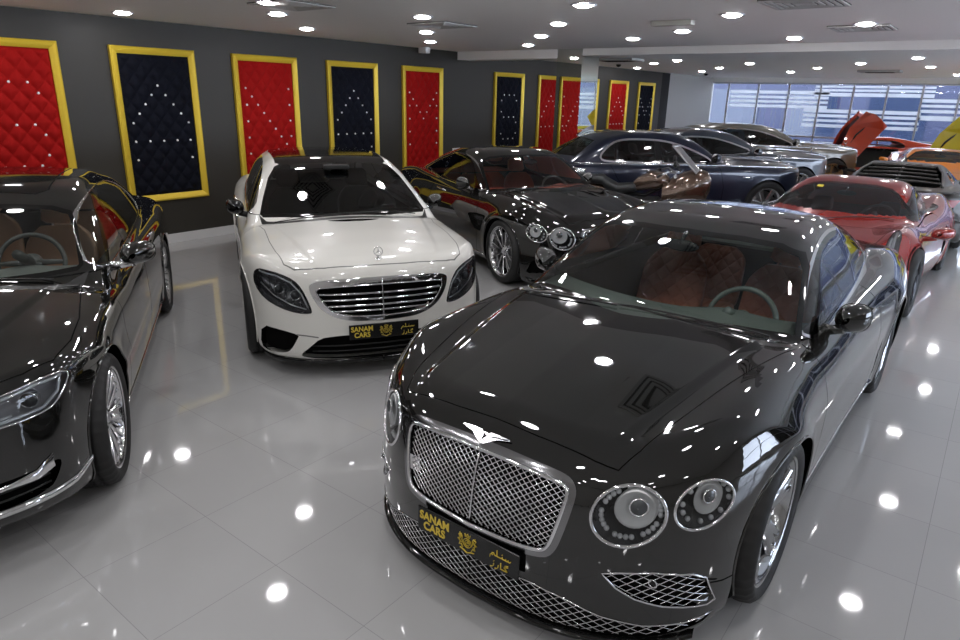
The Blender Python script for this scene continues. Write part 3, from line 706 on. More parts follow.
# ------------------------------------------------------------------ details laid on the bodywork
def tube_on(B, mb, axis, line, r=.006, off=.002, n=6, closed=False, step=.03, side=(1,), flat=1., m=0):
    P = B.proj(axis, resample(line, step, closed), off=off)
    for s_ in side:
        Q = P.copy(); Q[:, 1] *= s_; mb.tube(Q, r, n, closed, m, flat=flat)
def lattice(B, mb, axis, poly, du, dv, r=.003, off=-.012, half=True, sides=5, m=0, smo=0):
    """crossed wires clipped to an outline and laid on the surface"""
    A = np.array(poly); (u0, v0), (u1, v1) = A.min(0), A.max(0); L = (v1-v0)
    sl = dv/du
    for sg in (1, -1):
        k0 = int((u0-L/sl)/du)-2; k1 = int((u1+L/sl)/du)+2
        for k in range(k0, k1+1):
            vv = np.linspace(v0, v1, 60); uu = k*du+sg*(vv-v0)/sl
            ins = inside(poly, uu, vv); i = 0
            while i < 60:
                if ins[i]:
                    j = i
                    while j+1 < 60 and ins[j+1]: j += 1
                    if j-i >= 3:
                        q = np.stack([uu[i:j+1:3], vv[i:j+1:3]], 1); q = np.vstack([q, [uu[j], vv[j]]])
                        P = B.proj(axis, q, off=off); mb.tube(P, r, sides, m=m, caps=False)
                        if half: P = P.copy(); P[:, 1] *= -1; mb.tube(P, r, sides, m=m, caps=False)
                    i = j+1
                else: i += 1
def round_lamp(B, parent, poly, side, depth=.09, inner=(0, .02), rim=.008, name='headlight', k=.62, beads=16, frost=True, shift=0.):
    """headlamp behind an oval opening: rim, lens (own part, cut from the body), bowl, inner cup with projector and crystals"""
    P = B.proj('x', poly); N = B.grad(P); c = P.mean(0); nm = N.mean(0); nm /= np.linalg.norm(nm); n = len(P)
    ax = np.array([.92, .0, .06])*1.0+nm*.25; ax /= np.linalg.norm(ax)
    S = np.array([1, side, 1]); root = MB(); root.tube(P*S+N*S*.001, rim, 8, True); o = root.build(name, M_CHROME, parent)
    rings = [P-N*.004, c+(P-c)*.93-ax*.015, c+(P-c)*.80-ax*depth*.6, c+(P-c)*.45-ax*depth, c+(P-c)*.02-ax*depth]
    mb = MB(); mb.grid(np.array(rings)*S, 0, cv=True); mb.build('reflector_bowl', mat('lamp_bowl', (.10, .10, .105), .2, .7), o)
    u = P[0]-c; u /= np.linalg.norm(u); w = np.cross(ax, u); w /= np.linalg.norm(w); rad = np.linalg.norm((P-c), axis=1).min()
    ci = c+inner[0]*np.array([0, 1, 0])+inner[1]*np.array([0, 0, 1])-ax*.022
    def ring(cc, r, d, m=24): return [cc+ax*d+r*(u*math.cos(t)+w*math.sin(t)) for t in [2*PI*i/m for i in range(m)]]
    mb = MB(); r0 = rad*k
    mb.grid(np.array([ring(ci, r0, -.03), ring(ci, r0, 0), ring(ci, r0*.93, .006), ring(ci, r0*.86, .001), ring(ci, r0*.5, -.004), ring(ci, .001, -.004)])*S, 0, cv=True)
    mb.build('lamp_cup', mat('frosted_lamp', (.9, .9, .9), .35, 0.), o)
    cp = ci+np.array([0, inner[0]*.6+.004, .018])
    mb = MB(); mb.tube(np.array(ring(cp, r0*.42, .010))*S, .004, 6, True, 0); mb.grid(np.array([ring(cp, r0*.40, .012), ring(cp, r0*.30, .020), ring(cp, .001, .024)])*S, 1, cv=True); mb.build('projector', [M_CHROME, mat('projector_glass', (.08, .085, .09), .03, .3)], o)
    mb = MB(); 
    for i in range(beads):
        t = 2*PI*i/beads; q = c+(P[int(i*n/beads)]-c)*.80-ax*.03; mb.sphere(q*S, .011, 8)
    mb.build('lamp_crystals', mat('lamp_crystal', (.95, .95, .97), .1, .1), o)
    return o
def arch_liner(B, car, ax, R, P_, depth=.32, zc=.36):
    """dark liner behind a wheel opening and a rolled lip that follows the bodywork"""
    a = np.radians(np.linspace(-25, 205, 40)); pts = [(ax+R*math.cos(t), zc+R*math.sin(t)) for t in a]; P = B.proj('y', pts); P = P[P[:, 2] > B.k.get('arch_floor', .16)]
    for s_ in (1, -1):
        mb = MB(); lip = MB(); Q = P.copy(); Q[:, 1] *= s_; I = Q.copy(); I[:, 1] -= s_*depth; c = np.array([ax, 0, zc]); c2 = Q.copy(); c2[:, 1] -= s_*.01
        d = (c2-c); d[:, 1] = 0; c2b = c2+d*.06; I2 = I+d*.06
        mb.grid([Q, c2b, I2]); 
        inner = I2.copy(); inner[:, 0] = ax; inner[:, 2] = zc; mb.grid([I2, inner])
        lip.tube(Q, .006, 6); mb.build('wheel_arch_liner', M_DARK, car, fix=False); lip.build('arch_lip', P_, car)
# ------------------------------------------------------------------ black grand tourer in front
LATT = mat('grille_wire', (.75, .75, .77), .2, 1)
def emblem_wings(w=.115):
    mb = MB()
    pts = [(0, -.020), (.012, -.019), (.030, -.010), (.060, .004), (w, .014), (w*.98, .018), (.055, .020), (.022, .019), (.014, .013), (0, .016)]
    poly = pts+[(-x, y) for x, y in pts[1:-1]][::-1]
    mb.prism([(0, x, y) for x, y in poly], (.004, 0, 0))
    mb.tube([(.004, .012*math.cos(a), -.002+.014*math.sin(a)) for a in [2*PI*i/20 for i in range(20)]], .002, 5, True)
    vs, fs = text_mesh('B', .024, .001); mb.add([(.004+v.z, v.x, v.y-.002) for v in vs], fs, 1, False)
    for k in range(5):
        for s_ in (-1, 1): mb.tube([(.004, s_*(.018+.01*k), .004+.002*k), (.004, s_*(w*.93-.004*k*k*.2), .016-.001*k)], .0009, 4, m=1)
    return mb
def gt_front(B, car, s, fog=True):
    pass
def wing_mirror(parent, x, y, z, m, side, w=.20, h=.13, d=.11, arm=.12, stalk=M_TRIM, rake=0.):
    mb = MB(); G = []
    for i in range(11):
        t = i/10; q = math.sin(PI*min(t*.5+.02, .5))**.55; xx = x+d*(1-t)-.02
        G.append([(xx+rake*0, side*(y+w/2*(.9+.1*q)*q*math.copysign(abs(math.cos(a))**.75, math.cos(a))+w/2-.02*(1-t)), z+h/2*q*math.copysign(abs(math.sin(a))**.8, math.sin(a))+.012*math.cos(a)) for a in [2*PI*j/20 for j in range(20)]])
    mb.grid(G, cv=True); o = mb.build('wing_mirror', m, parent)
    q = G[-1]; c = np.mean(np.array(q), 0); mb = MB(); Q = c+(np.array(q)-c)*.93; Q[:, 0] += .004; mb.add(Q, [tuple(range(20))], 0, False); mb.build('mirror_glass', mat('mirror', (.9, .9, .9), .01, 1), o)
    mb = MB(); Q2 = np.array(q); mb.tube(np.vstack([Q2, Q2[:1]]), .003, 5); mb.build('mirror_rim', m, o)
    mb = MB(); mb.tube([(x+.02, side*(y-arm), z-h*.55), (x+.03, side*(y-.02), z-h*.5), (x+.04, side*(y+w*.3), z-h*.38)], [.035, .028, .022], 8, flat=.5); mb.build('mirror_arm', stalk, o)
    return o
def wiper(mb, B, a, b, off=.012):
    P = B.proj('z', resample([a, b], .06, False), off=off); mb.tube(P, .005, 5); 
def finish_shell(B, car, paintm, doors, glassm, trimm, side_tags):
    pass
def build_gt(name, pose, hero=True, P_=M_BLACK, interior=None, front='new', res=1.):
    B = Body(**GT); B.mesh(res); car = empty(name, (pose[0], pose[1], 0), pose[2])
    leather = quilt('tan_quilted_leather', (.62, .20, .11), 9.) if front == 'new' else mat('red_leather', (.60, .10, .05), .45)
    pad = mat('dash_leather', (.17, .205, .185), .5) if front == 'new' else leather
    # glazing
    ws = [(-.05, 1.315), (.30, 1.308), (.50, 1.29), (.61, 1.255), (.655, 1.20), (.70, 1.10), (.745, .985), (.765, .945), (.70, .962), (.50, .978), (.25, .986), (-.05, .99)]
    B.region('x', ws, 'windscreen', .02, 'ws_band', xr=(-1.6, 0), zr=(.93, 1.4))
    B.region('z', [(-.32, -.05), (-.33, .35), (-.40, .62), (-.55, .79), (-.70, .79), (-.60, .765), (-.435, .60), (-.40, .35), (-.395, -.05)], 'cowl', xr=(-.8, 0), zr=(.9, 1.1))
    B.region('-x', [(-.05, 1.30), (.40, 1.27), (.52, 1.20), (.60, 1.08), (.58, 1.04), (-.05, 1.045)], 'rear_window', .016, 'ws_band', xr=(-4, -2.3))
    sw = smooth_poly([(-.68, .945), (-.86, 1.05), (-1.15, 1.20), (-1.45, 1.275), (-1.85, 1.295), (-2.25, 1.245), (-2.58, 1.12), (-2.68, 1.02), (-2.50, .985), (-1.8, .955), (-1.1, .94)], 2)
    B.cut('y', offset(sw, .016), 'window_chrome', zr=(.9, 1.36)); B.cut('y', sw, 'side_glass', zr=(.9, 1.36), only=('body', 'window_chrome'))
    B.cut('y', strip_poly([(-2.02, .9), (-2.06, 1.35)], .03), 'window_chrome', only=('side_glass',), zr=(.9, 1.36))
    # openings
    for ax in (0., -2.746): B.cut('y', ell(ax, .363, .385, .385, 44), 'gone', zr=(.0, .9))
    B.cut('y', [(-3.134, .0), (-3.12, .36), (-2.40, .36), (-2.36, .0)], 'gone', zr=(0, .5)); B.cut('y', [(-.385, .0), (-.382, .36), (.382, .36), (.385, .0)], 'gone', zr=(0, .5), xr=(-.6, .392))
    B.clear_arch((0., -2.746), .38)
    # bonnet
    hood = [(.728, -.05), (.728, .2), (.715, .44), (.695, .525), (.60, .560), (.24, .636), (-.21, .722), (-.50, .775), (-.58, .79), (-.42, .64), (-.34, .35), (-.325, -.05)]
    B.region('z', hood, 'hood', .0045, zr=(.6, 1.1))
    # doors
    door = [(-.62, .24), (-.60, .50), (-.63, .85), (-.66, .945), (-1.1, .932), (-1.8, .945), (-2.04, .962), (-2.07, .80), (-2.05, .55), (-1.98, .24)]
    B.region('y', door, 'door', .007, zr=(.1, 1.02)); 
    B.seam('z', [(-3.25, 1.), (-3.3, .55), (-3.45, -.05)][::-1], .006, xr=(-3.9, -3))
    B.seam('y', [(.345, .312), (.44, .312), (.50, .324)], .007); B.seam('x', [(.86, .33), (.82, .358)], .006, xr=(.2, .8))
    # grille, lamps and intakes
    gr = smooth_poly([(-.5, .718), (.0, .722), (.20, .716), (.34, .706), (.385, .693), (.392, .655), (.372, .53), (.352, .452), (.32, .424), (.15, .412), (-.5, .410)], 2)
    gr = [(max(a, -.06), b) for a, b in gr]
    big = ell(.592, .621, .112, .112, 32); small = ell(.792, .658, .070, .088, 28)
    if front == 'new':
        B.cut('x', offset(gr, .030), 'grille_frame', xr=(.3, 1)); B.cut('x', gr, 'grille_hole', only=('body', 'grille_frame'), xr=(.3, 1))
    else:
        B.cut('x', offset(gr, .022), 'grille_frame', xr=(.3, 1)); B.cut('x', gr, 'grille_hole', only=('body', 'grille_frame'), xr=(.3, 1))
    for q, t in ((big, 'lens_inner'), (small, 'lens_outer')): B.cut('x', q, t, xr=(.2, 1))
    fogp = [(.544, .392), (.60, .402), (.70, .408), (.80, .385), (.835, .355), (.862, .235), (.845, .222), (.73, .255), (.65, .290), (.59, .335)]
    low = [(-.06, .275), (.18, .275), (.30, .268), (.42, .245), (.55, .195), (.68, .165), (.80, .162), (.86, .172), (.84, .135), (.70, .108), (.50, .098), (.25, .095), (-.06, .095)]
    B.cut('x', fogp, 'intake', xr=(.1, 1)); B.cut('x', low, 'intake', xr=(.1, 1))
    B.drop('gone')
    # ---- parts
    B.part('body', [('body', P_), ('seam', M_DARK), ('cowl', M_TRIM), ('ws_band', M_GLOSS), ('intake', M_DARK, -.035), ('grille_hole', M_DARK, -.055)], car)
    B.part('hood', [('hood', P_)], car)
    for s_ in (1, -1):
        B.part('door', [('door', P_)], car, s_); B.part('side_window', [('side_glass', M_TINT)], car, s_); B.part('window_trim', [('window_chrome', M_CHROME, .002)], car, s_)
    B.part('windscreen', [('windscreen', M_WIND)], car); B.part('rear_window', [('rear_window', M_TINT)], car)
    B.part('headliner', [('body', mat('headliner', (.05, .05, .048), .9), -.035)], car) if False else None
    g = B.part('grille_surround', [('grille_frame', mat('dark_chrome', (.30, .30, .31), .16, 1), .004)], car)
    mb = MB(); full = [(a, b) for a, b in gr if a > 0]; i0 = 0
    F = np.array(sorted(full, key=lambda p: math.atan2(p[0], p[1]-.56))); F2 = np.vstack([[0, .722], F, [0, .411]]); loop = np.vstack([F2, F2[::-1][1:-1]*[-1, 1]])
    loopP = B.proj('x', np.abs(loop[:, :1])*[1, 0]+loop*[0, 1]); loopP[:, 1] *= np.sign(loop[:, 0]+1e-9); loopP += np.array([.004, 0, 0]); mb.tube(loopP, .008, 8, True, 0)
    mb.tube(B.proj('x', resample([(.0, .718), (0., .414)], .04, False), off=-.006), .004, 6); mb.build('grille_rim', M_CHROME, car)
    mb = MB()
    lattice(B, mb, 'x', [(a, b) for a, b in [(0, .72)]+F.tolist()+[(0, .412)]], .0315, .0245, .0026, -.016, True); mb.build('grille_mesh', LATT, car)
    mb = MB(); lattice(B, mb, 'x', [(max(a, 0.), b) for a, b in low],   .048, .032, .0020, -.008, True); mb.build('intake_mesh', LATT, car)
    if front == 'new':
        mb = MB(); lattice(B, mb, 'x', fogp,   .048, .032, .0020, -.008, False); me = mb.mesh('intake_mesh', LATT); link('intake_mesh', me, car); o = link('intake_mesh', me, car); o.scale = (1, -1, 1)
    if front == 'new':
        mb = MB(); tube_on(B, mb, 'x', fogp, .004, .001, 6, True, .03, (1, -1)); tube_on(B, mb, 'x', [(0, .275), (.18, .275), (.30, .268), (.42, .245), (.55, .195), (.68, .165), (.80, .162), (.86, .172)], .003, .001, 5, False, .03, (1, -1)); mb.build('intake_trim', M_CHROME, car)
        mb = MB(); c = B.proj('x', [(.70, .36)], off=-.004)[0]
        for s_ in (1, -1): mb = MB(); mb.tube([(c[0]+.004, s_*(c[1])+.016*math.cos(a), c[2]+.016*math.sin(a)) for a in [2*PI*i/16 for i in range(16)]], .003, 5, True); mb.lathe([(0, .004), (.012, .002)], 16, 1, Matrix.Translation((c[0], s_*c[1], c[2])), 'x'); mb.build('parking_sensor', [M_CHROME, M_GLOSS], car)
    for s_ in (1, -1):
        for q, t, inn, kk in ((big, 'lens_inner', (.018, .026), .68), (small, 'lens_outer', (.006, .016), .70)):
            o = round_lamp(B, car, q, s_, .10 if t == 'lens_inner' else .08, inn, .007 if t == 'lens_inner' else .006, k=kk, beads=26 if t == 'lens_inner' else 12); B.part('lens', [(t, M_LENS)], o, s_)
    # front splitter
    mb = MB(); ys = np.linspace(0, .93, 26); G = []
    P = B.proj('x', [(y, .11) for y in ys]); P = P[P[:, 0] > .36]
    for s_ in (1, -1):
        G = [[(p[0]+dx, s_*(p[1]+dx*.3*p[1]), z) for dx, z in ((-.02, .094), (.010, .091), (.018, .082), (.012, .070), (-.10, .066))] for p in P]; mb.grid(G)
    mb.build('front_splitter', M_GLOSS, car, fix=False)
    for ax in (0., -2.746):
        arch_liner(B, car, ax, .385, P_)
    # chrome strip low on the flank, wing vent, badge, handles
    mb = MB(); tube_on(B, mb, 'y', [(-.42, .235), (-2.33, .235)], .006, .001, 6, False, .1, (1, -1)); mb.build('sill_trim', M_CHROME, car)
    for s_ in (1, -1):
        P = B.proj('y', resample([(-1.62, .835), (-1.90, .845)], .04, False), off=.02); P[0] -= B.grad(P[:1])[0]*.022; P[-1] -= B.grad(P[-1:])[0]*.022; P[:, 1] *= s_
        mb = MB(); mb.tube(P, .011, 8); mb.build('door_handle', M_CHROME, car)
        wing_mirror(car, -1.04, .85, 1.0, P_, s_, .16, .15, .10, .07, P_)
    mb = emblem_wings(); mb.v = [(a, b, c*1.35) for a, b, c in mb.v]; q = B.proj('x', [(0., .757)], off=.004)[0]; mb.xf(Matrix.Translation(tuple(q)) @ Matrix.Rotation(-.80, 4, 'Y')); mb.build('winged_badge', [mat('badge_silver', (.8, .8, .82), .2, 1), M_DARK], car)
    mb = MB(); wiper(mb, B, (-.40, -.05), (-.55, .66)); wiper(mb, B, (-.40, -.68), (-.385, -.06)); mb.build('wiper', M_TRIM, car)
    put_plate(car, .908, .335 if front == 'new' else .36, .02)
    for x in (0., -2.746):
        for s_ in (1, -1): put_wheel(car, x, s_*(.955-.1375+.0), s_, W_BENT if front == 'new' else W_SPUR, .363, .275, .280)
    # cabin
    cabin(car, -3.0, -.45, .74, .93, mat('carpet_dark', (.02, .02, .02), .9))
    dash(car, -.42, .99, .74, pad, M_TRIM)
    steering(car, -1.02, .39, .87, mat('wheel_leather', (.15, .185, .17), .4) if front == 'new' else M_TRIM)
    for y in (.37, -.37): seat(car, -1.72, y, leather, .62, .28, .52, zb=.32)
    for y in (.33, -.33): seat(car, -2.50, y, leather, .46, .35, .50, head=False, zb=.40)
    mb = MB(); mb.box((-3.25, -.70, .93), (-2.75, .70, .95)); mb.build('parcel_shelf', pad, car)
    mb = MB(); mb.sphere((-1.02, 0, 1.24), (.02, .11, .035), 14); mb.tube([(-1.0, 0, 1.25), (-1.08, 0, 1.31)], .012, 6); mb.build('rear_view_mirror', mat('mirror_shell', (.02, .02, .025), .2), car)
    return car, B
# ------------------------------------------------------------------ four-door saloons
def poly_lamp(B, car, poly, side, lens_tag, projectors=(), strips=(), depth=.07, axis='x', rimm=None, fins=0, bowlm=None, squeeze=.3, name='headlight'):
    """headlamp behind a free-form opening: bowl, projector units (u, v, r), light-guide strips ([points], r)"""
    Q = np.array(resample(poly, .03)); P = B.proj(axis, Q); N = B.grad(P); c = P.mean(0); n = len(P); S = np.array([1, side, 1.]); ax = np.array([.85, .25, .1]); ax /= np.linalg.norm(ax)
    mb = MB(); mb.tube((P+N*.001)*S, .004, 6, True); o = mb.build(name, rimm or M_GLOSS, car)
    mb = MB(); mb.grid(np.array([P-N*.003, c+(P-c)*.96-ax*.02, c+(P-c)*.85-ax*depth, c+(P-c)*squeeze-ax*depth*1.1, c+(P-c)*.01-ax*depth*1.1])*S, 0, cv=True)
    mb.build('reflector_bowl', bowlm or mat('lamp_bowl_dark', (.30, .30, .31), .25, .8), o)
    for (u, v, r) in projectors:
        p = B.proj(axis, [(u, v)], off=-.035)[0]; M = Matrix.Translation(tuple(p*S))
        mb = MB(); mb.lathe([(r, -.03), (r, .006), (r*.92, .010), (r*.84, .004)], 24, 0, M, 'x'); mb.lathe([(r*.84, .002), (r*.6, .012), (.0005, .018)], 20, 1, M, 'x')
        mb.build('projector', [M_CHROME, mat('projector_glass', (.08, .085, .09), .03, .3)], o)
    if strips:
        mb = MB()
        for ln, r in strips: tube_on(B, mb, axis, ln, r, -.018, 6, False, .03, (side,))
        mb.build('light_guide', mat('light_guide', (.85, .87, .9), .15, .4), o)
    if fins:
        mb = MB(); lo = np.array(poly).min(0); hi = np.array(poly).max(0); k = 0
        for i in range(fins):
            u = lo[0]+(hi[0]-lo[0])*(i+.5)/fins; vv = np.linspace(lo[1], hi[1], 30); ins = inside(offset(poly, -.015), np.full(30, u), vv)
            if ins.sum() > 3: v = vv[ins]; tube_on(B, mb, axis, [(u, v[0]), (u, v[-1])], .004, -.03, 4, False, .04, (side,))
        if mb.v: mb.build('lamp_fins', M_CHROME, o)
    B.part('lens', [(lens_tag, M_LENS)], o, side); return o

def saloon_shell(B, car, P_, wb, ws, sw, door_f, door_r, hood, cowl, glassm=M_WIND, sglass=M_TINT, chrome=M_CHROME, div=None, R=.385, zc=.36, roofp=None, roofm=None, band=.02, rear=None, extra_body=(), chrome_w=.014, qdiv=None, sunroof=None):
    B.region('x', ws, 'windscreen', band, 'ws_band', xr=(-1.75, .2), zr=(.90, 1.5)); B.region('z', cowl, 'cowl', xr=(-1.2, .1), zr=(.85, 1.12)) if cowl else None
    if rear: B.region('-x', rear, 'rear_window', .016, 'ws_band', xr=(-5, -2.3))
    if chrome_w: B.cut('y', offset(sw, chrome_w), 'window_chrome', zr=(.85, 1.6))
    B.cut('y', sw, 'side_glass', zr=(.85, 1.6), only=('body', 'window_chrome'))
    for d in (div or ()): B.cut('y', strip_poly(d[0], d[1]), 'pillar', only=('side_glass',), zr=(.8, 1.6))
    if roofp: B.region('z', roofp, 'roof', .006, zr=(1.1, 1.7))
    if sunroof: B.region('z', sunroof, 'sunroof', .012, zr=(1.1, 1.7), only=('body', 'roof'))
    if R:
        for ax in (0., -wb):
            B.cut('y', ell(ax, zc, R, R, 44), 'gone', zr=(0, .9)); B.cut('y', [(ax-R, 0), (ax-R+.003, zc), (ax+R-.003, zc), (ax+R, 0)], 'gone', zr=(0, .5), xr=(ax-R-.3, ax+R+.01))
    if R: B.clear_arch((0., -wb), R-.005)
    if hood: B.region('z', hood, 'hood', .007, zr=(.45, 1.3))
    if door_f: B.region('y', door_f, 'front_door', .007, zr=(.1, 1.15), only=('body',))
    if door_r: B.region('y', door_r, 'rear_door', .007, zr=(.1, 1.15), only=('body',))
def shell_parts(B, car, P_, *a, seamm=None, **k):
    return _shell_parts(B, car, P_, seamm or M_DARK, *a, **k)
def _shell_parts(B, car, P_, seamm, glassm=M_WIND, sglass=M_TINT, roofm=None, chrome=M_CHROME, extra=(), pillarm=M_GLOSS):
    B.drop('gone')
    B.part('body', [('body', P_), ('seam', seamm), ('cowl', M_TRIM), ('ws_band', M_GLOSS)]+list(extra), car)
    for n in ('hood', 'roof', 'boot_lid'): B.part(n, [(n, (roofm or P_) if n == 'roof' else P_)], car)
    B.part('sunroof', [('sunroof', M_GLOSS)], car)
    for s_ in (1, -1):
        B.part('door', [('front_door', P_)], car, s_); B.part('door', [('rear_door', P_)], car, s_)
        B.part('side_window', [('side_glass', sglass)], car, s_); B.part('window_trim', [('window_chrome', chrome, .002), ('pillar', pillarm, .001)], car, s_)
    B.part('windscreen', [('windscreen', glassm)], car); B.part('rear_window', [('rear_window', sglass)], car)
def handles(B, car, lines, m=M_CHROME, r=.010, off=.022):
    for ln in lines:
        for s_ in (1, -1):
            P = B.proj('y', resample(ln, .04, False), off=off); G = B.grad(P); P[0] -= G[0]*off; P[-1] -= G[-1]*off; P[:, 1] *= s_; mb = MB(); mb.tube(P, r, 8); mb.build('door_handle', m, car)
def furnish(B, car, leather, pad, wheelm, xw=-.5, zc=1.0, xs=-1.75, yw=.74, rear=-2.75, drive=1, x0=-3.4, zb=.93, tall=.64, mir=(-1.15, 1.26), carpet=None, zs=.34):
    cabin(car, x0, xw-.03, yw, zb, carpet or mat('carpet_dark', (.02, .02, .02), .9))
    dash(car, xw, zc, yw, pad, M_TRIM, drive=drive); steering(car, xw-.60, .37*drive, zc-.035, wheelm)
    for y in (.37, -.37): seat(car, xs, y, leather, tall, .28, .52, zb=zs)
    if rear:
        for y in (.36, -.36): seat(car, rear, y, leather, tall-.08, .30, .56, zb=zs+.04)
    mb = MB(); mb.sphere((mir[0], 0, mir[1]), (.02, .11, .032), 14); mb.tube([(mir[0]+.02, 0, mir[1]+.01), (mir[0]-.04, 0, mir[1]+.06)], .012, 6); mb.build('rear_view_mirror', mat('mirror_shell', (.02, .02, .025), .2), car)
def wheels(car, wb, y, style, R, W, rr, detail=True, sides=(1, -1)):
    for x in (0., -wb):
        for s_ in sides: put_wheel(car, x, s_*(y-W/2), s_, style, R, W, rr, detail)

def build_white_saloon(pose):
    B = Body(**SAL); B.mesh(.85); car = empty('saloon_car', (pose[0], pose[1], 0), pose[2]); WH = paint('white_paint', (.78, .77, .72), 0, .3)
    half = lambda pts: [(max(a, -.06), b) for a, b in pts]
    gro = smooth_poly([(-.6, .77), (0, .77), (.25, .768), (.44, .755), (.505, .735), (.515, .705), (.49, .62), (.42, .53), (.30, .468), (.12, .449), (-.6, .445)], 2)
    gri = smooth_poly([(-.6, .718), (.2, .717), (.40, .708), (.462, .700), (.468, .67), (.43, .60), (.37, .53), (.27, .498), (.1, .487), (-.6, .486)], 2)
    B.cut('x', half(gro), 'grille_frame', xr=(.3, 1)); B.cut('x', half(gri), 'grille_hole', xr=(.3, 1), only=('grille_frame',))
    lamp = smooth_poly([(.835, .80), (.79, .803), (.70, .792), (.61, .755), (.565, .70), (.53, .62), (.505, .535), (.515, .520), (.60, .520), (.71, .548), (.81, .595), (.868, .67), (.868, .76)], 1)
    B.cut('x', lamp, 'lamp_lens', xr=(-.1, 1))
    side_in = smooth_poly([(.845, .385), (.72, .38), (.60, .352), (.615, .315), (.66, .225), (.70, .195), (.80, .180), (.862, .195)], 1)
    low = smooth_poly([(-.5, .352), (.27, .350), (.36, .345), (.46, .330), (.53, .26), (.60, .19), (.56, .165), (.3, .155), (-.5, .15)], 1)
    B.cut('x', side_in, 'intake', xr=(-.1, 1)); B.cut('x', half(low), 'intake', xr=(-.1, 1)); B.seam('x', [(.62, .352), (.55, .348), (.47, .337)], .010, xr=(.2, 1))
    ws = [(-.05, 1.385), (.30, 1.378), (.47, 1.36), (.55, 1.33), (.62, 1.25), (.69, 1.11), (.735, 1.0), (.72, .985), (.6, .992), (.3, 1.0), (-.05, 1.003)]
    sw = smooth_poly([(-.80, 1.0), (-1.10, 1.16), (-1.40, 1.29), (-1.75, 1.345), (-2.3, 1.355), (-2.8, 1.32), (-3.25, 1.19), (-3.45, 1.05), (-3.2, 1.02), (-2.2, .995), (-1.2, .98)], 2)
    cowl = [(-.33, -.05), (-.34, .35), (-.44, .62), (-.56, .74), (-.72, .755), (-.6, .70), (-.47, .55), (-.42, .3), (-.41, -.05)]
    hood = [(.752, -.05), (.745, .2), (.725, .40), (.695, .52), (.665, .60), (.60, .665), (.40, .70), (.1, .725), (-.35, .735), (-.52, .765), (-.43, .60), (-.345, .35), (-.335, -.05)]
    df = [(-.50, .22), (-.48, .6), (-.52, .9), (-.56, 1.0), (-1.2, .97), (-1.72, .98), (-1.72, .22)]; dr = [(-1.735, .22), (-1.735, .98), (-2.4, 1.0), (-2.95, 1.01), (-2.88, .80), (-2.72, .58), (-2.62, .22)]
    roofp = [(-1.27, -.05), (-1.29, .25), (-1.36, .46), (-1.45, .54), (-2.2, .56), (-3.0, .50), (-3.22, .42), (-3.3, -.05)]
    saloon_shell(B, car, WH, 3.165, ws, sw, df, dr, hood, cowl, div=[([(-1.70, .95), (-1.74, 1.45)], .09), ([(-2.85, .95), (-2.90, 1.45)], .03)], roofp=roofp, rear=[(-.05, 1.33), (.45, 1.30), (.58, 1.18), (.62, 1.06), (-.05, 1.05)])
    shell_parts(B, car, WH, glass('windscreen_dark', (.30, .34, .34), .3), M_TINTD, roofm=M_GLOSS, seamm=mat('seam_grey', (.16, .16, .15), .6), extra=[('intake', M_DARK, -.04), ('grille_hole', M_DARK, -.05)])
    B.part('grille_surround', [('grille_frame', M_CHROME, .004)], car)
    mb = MB(); fr = [p for p in gri if p[0] > 0]
    for z in (.655, .612, .568, .528):
        yy = np.linspace(0, .6, 80); ins = inside([(max(a, -1.), b) for a, b in gri], yy, np.full(80, z)); ym = yy[ins].max()-.004
        P = B.proj('x', resample([(0, z), (ym, z)], .05, False), off=-.008); P = np.vstack([P[::-1]*[1, -1, 1], P[1:]]); 
        G = [[p+np.array(q) for q in ((-.03, 0, .004), (0, 0, .006), (.004, 0, 0), (0, 0, -.007), (-.03, 0, -.003))] for p in P]; mb.grid(G, 0)
    mb.build('grille_slat', [M_CHROME], car)
    mb = MB(); mb.tube(B.proj('x', resample([(0., .758), (0., .47)], .04, False), off=.001), .006, 6)
    loop = [(0, .487)]+sorted([(a, b) for a, b in gri if a > .02], key=lambda p: math.atan2(p[0], -(p[1]-.6)))+[(0, .718)]; P = B.proj('x', resample(loop, .04, False), off=.004); P = np.vstack([P, P[::-1][1:-1]*[1, -1, 1]]); mb.tube(P, .005, 6, True); mb.build('grille_rim', M_CHROME, car)
    mb = MB(); mb.tube(B.proj('x', [(-.045*0, .60), (.05, .60)], off=-.03), .001, 4); mb.box((.775, -.055, .545), (.79, .055, .645), bev=.008); mb.build('radar_panel', M_GLOSS, car)
    for s_ in (1, -1):
        poly_lamp(B, car, lamp, s_, 'lamp_lens', [(.62, .645, .040), (.735, .675, .036)], [([(.845, .78), (.74, .775), (.64, .735), (.575, .66), (.535, .56)], .006), ([(.84, .70), (.76, .63), (.64, .57), (.545, .545)], .005)], .08, fins=7)
    # star emblem standing on the bonnet
    q = B.proj('x', [(0., .80)], off=0.)[0]; q = B.proj('z', [(.70, 0.)])[0]
    mb = MB(); M = Matrix.Translation((q[0]-.0, 0, q[2]+.055)) @ Matrix.Rotation(-.15, 4, 'Y'); R = .032
    mb.tube([M @ Vector((0, R*math.cos(a), R*math.sin(a))) for a in [2*PI*i/28 for i in range(28)]], .003, 6, True)
    for k in range(3): a = PI/2+k*2*PI/3; mb.tube([M @ Vector((0, 0, 0)), M @ Vector((0, R*math.cos(a), R*math.sin(a)))], [.005, .0015], 5)
    mb.tube([(q[0]-.01, 0, q[2]+.026), (q[0]-.01, 0, q[2])], .006, 6); mb.lathe([(0, .006), (.02, .004), (.026, -.004)], 16, 0, Matrix.Translation((q[0]-.01, 0, q[2]))); mb.build('star_emblem', M_CHROME, car)
    # lower bumper blade
    mb = MB(); P = B.proj('x', resample([(0, .145), (.5, .145), (.8, .150), (.90, .155)], .05, False)); P = P[P[:, 0] > .3]; 
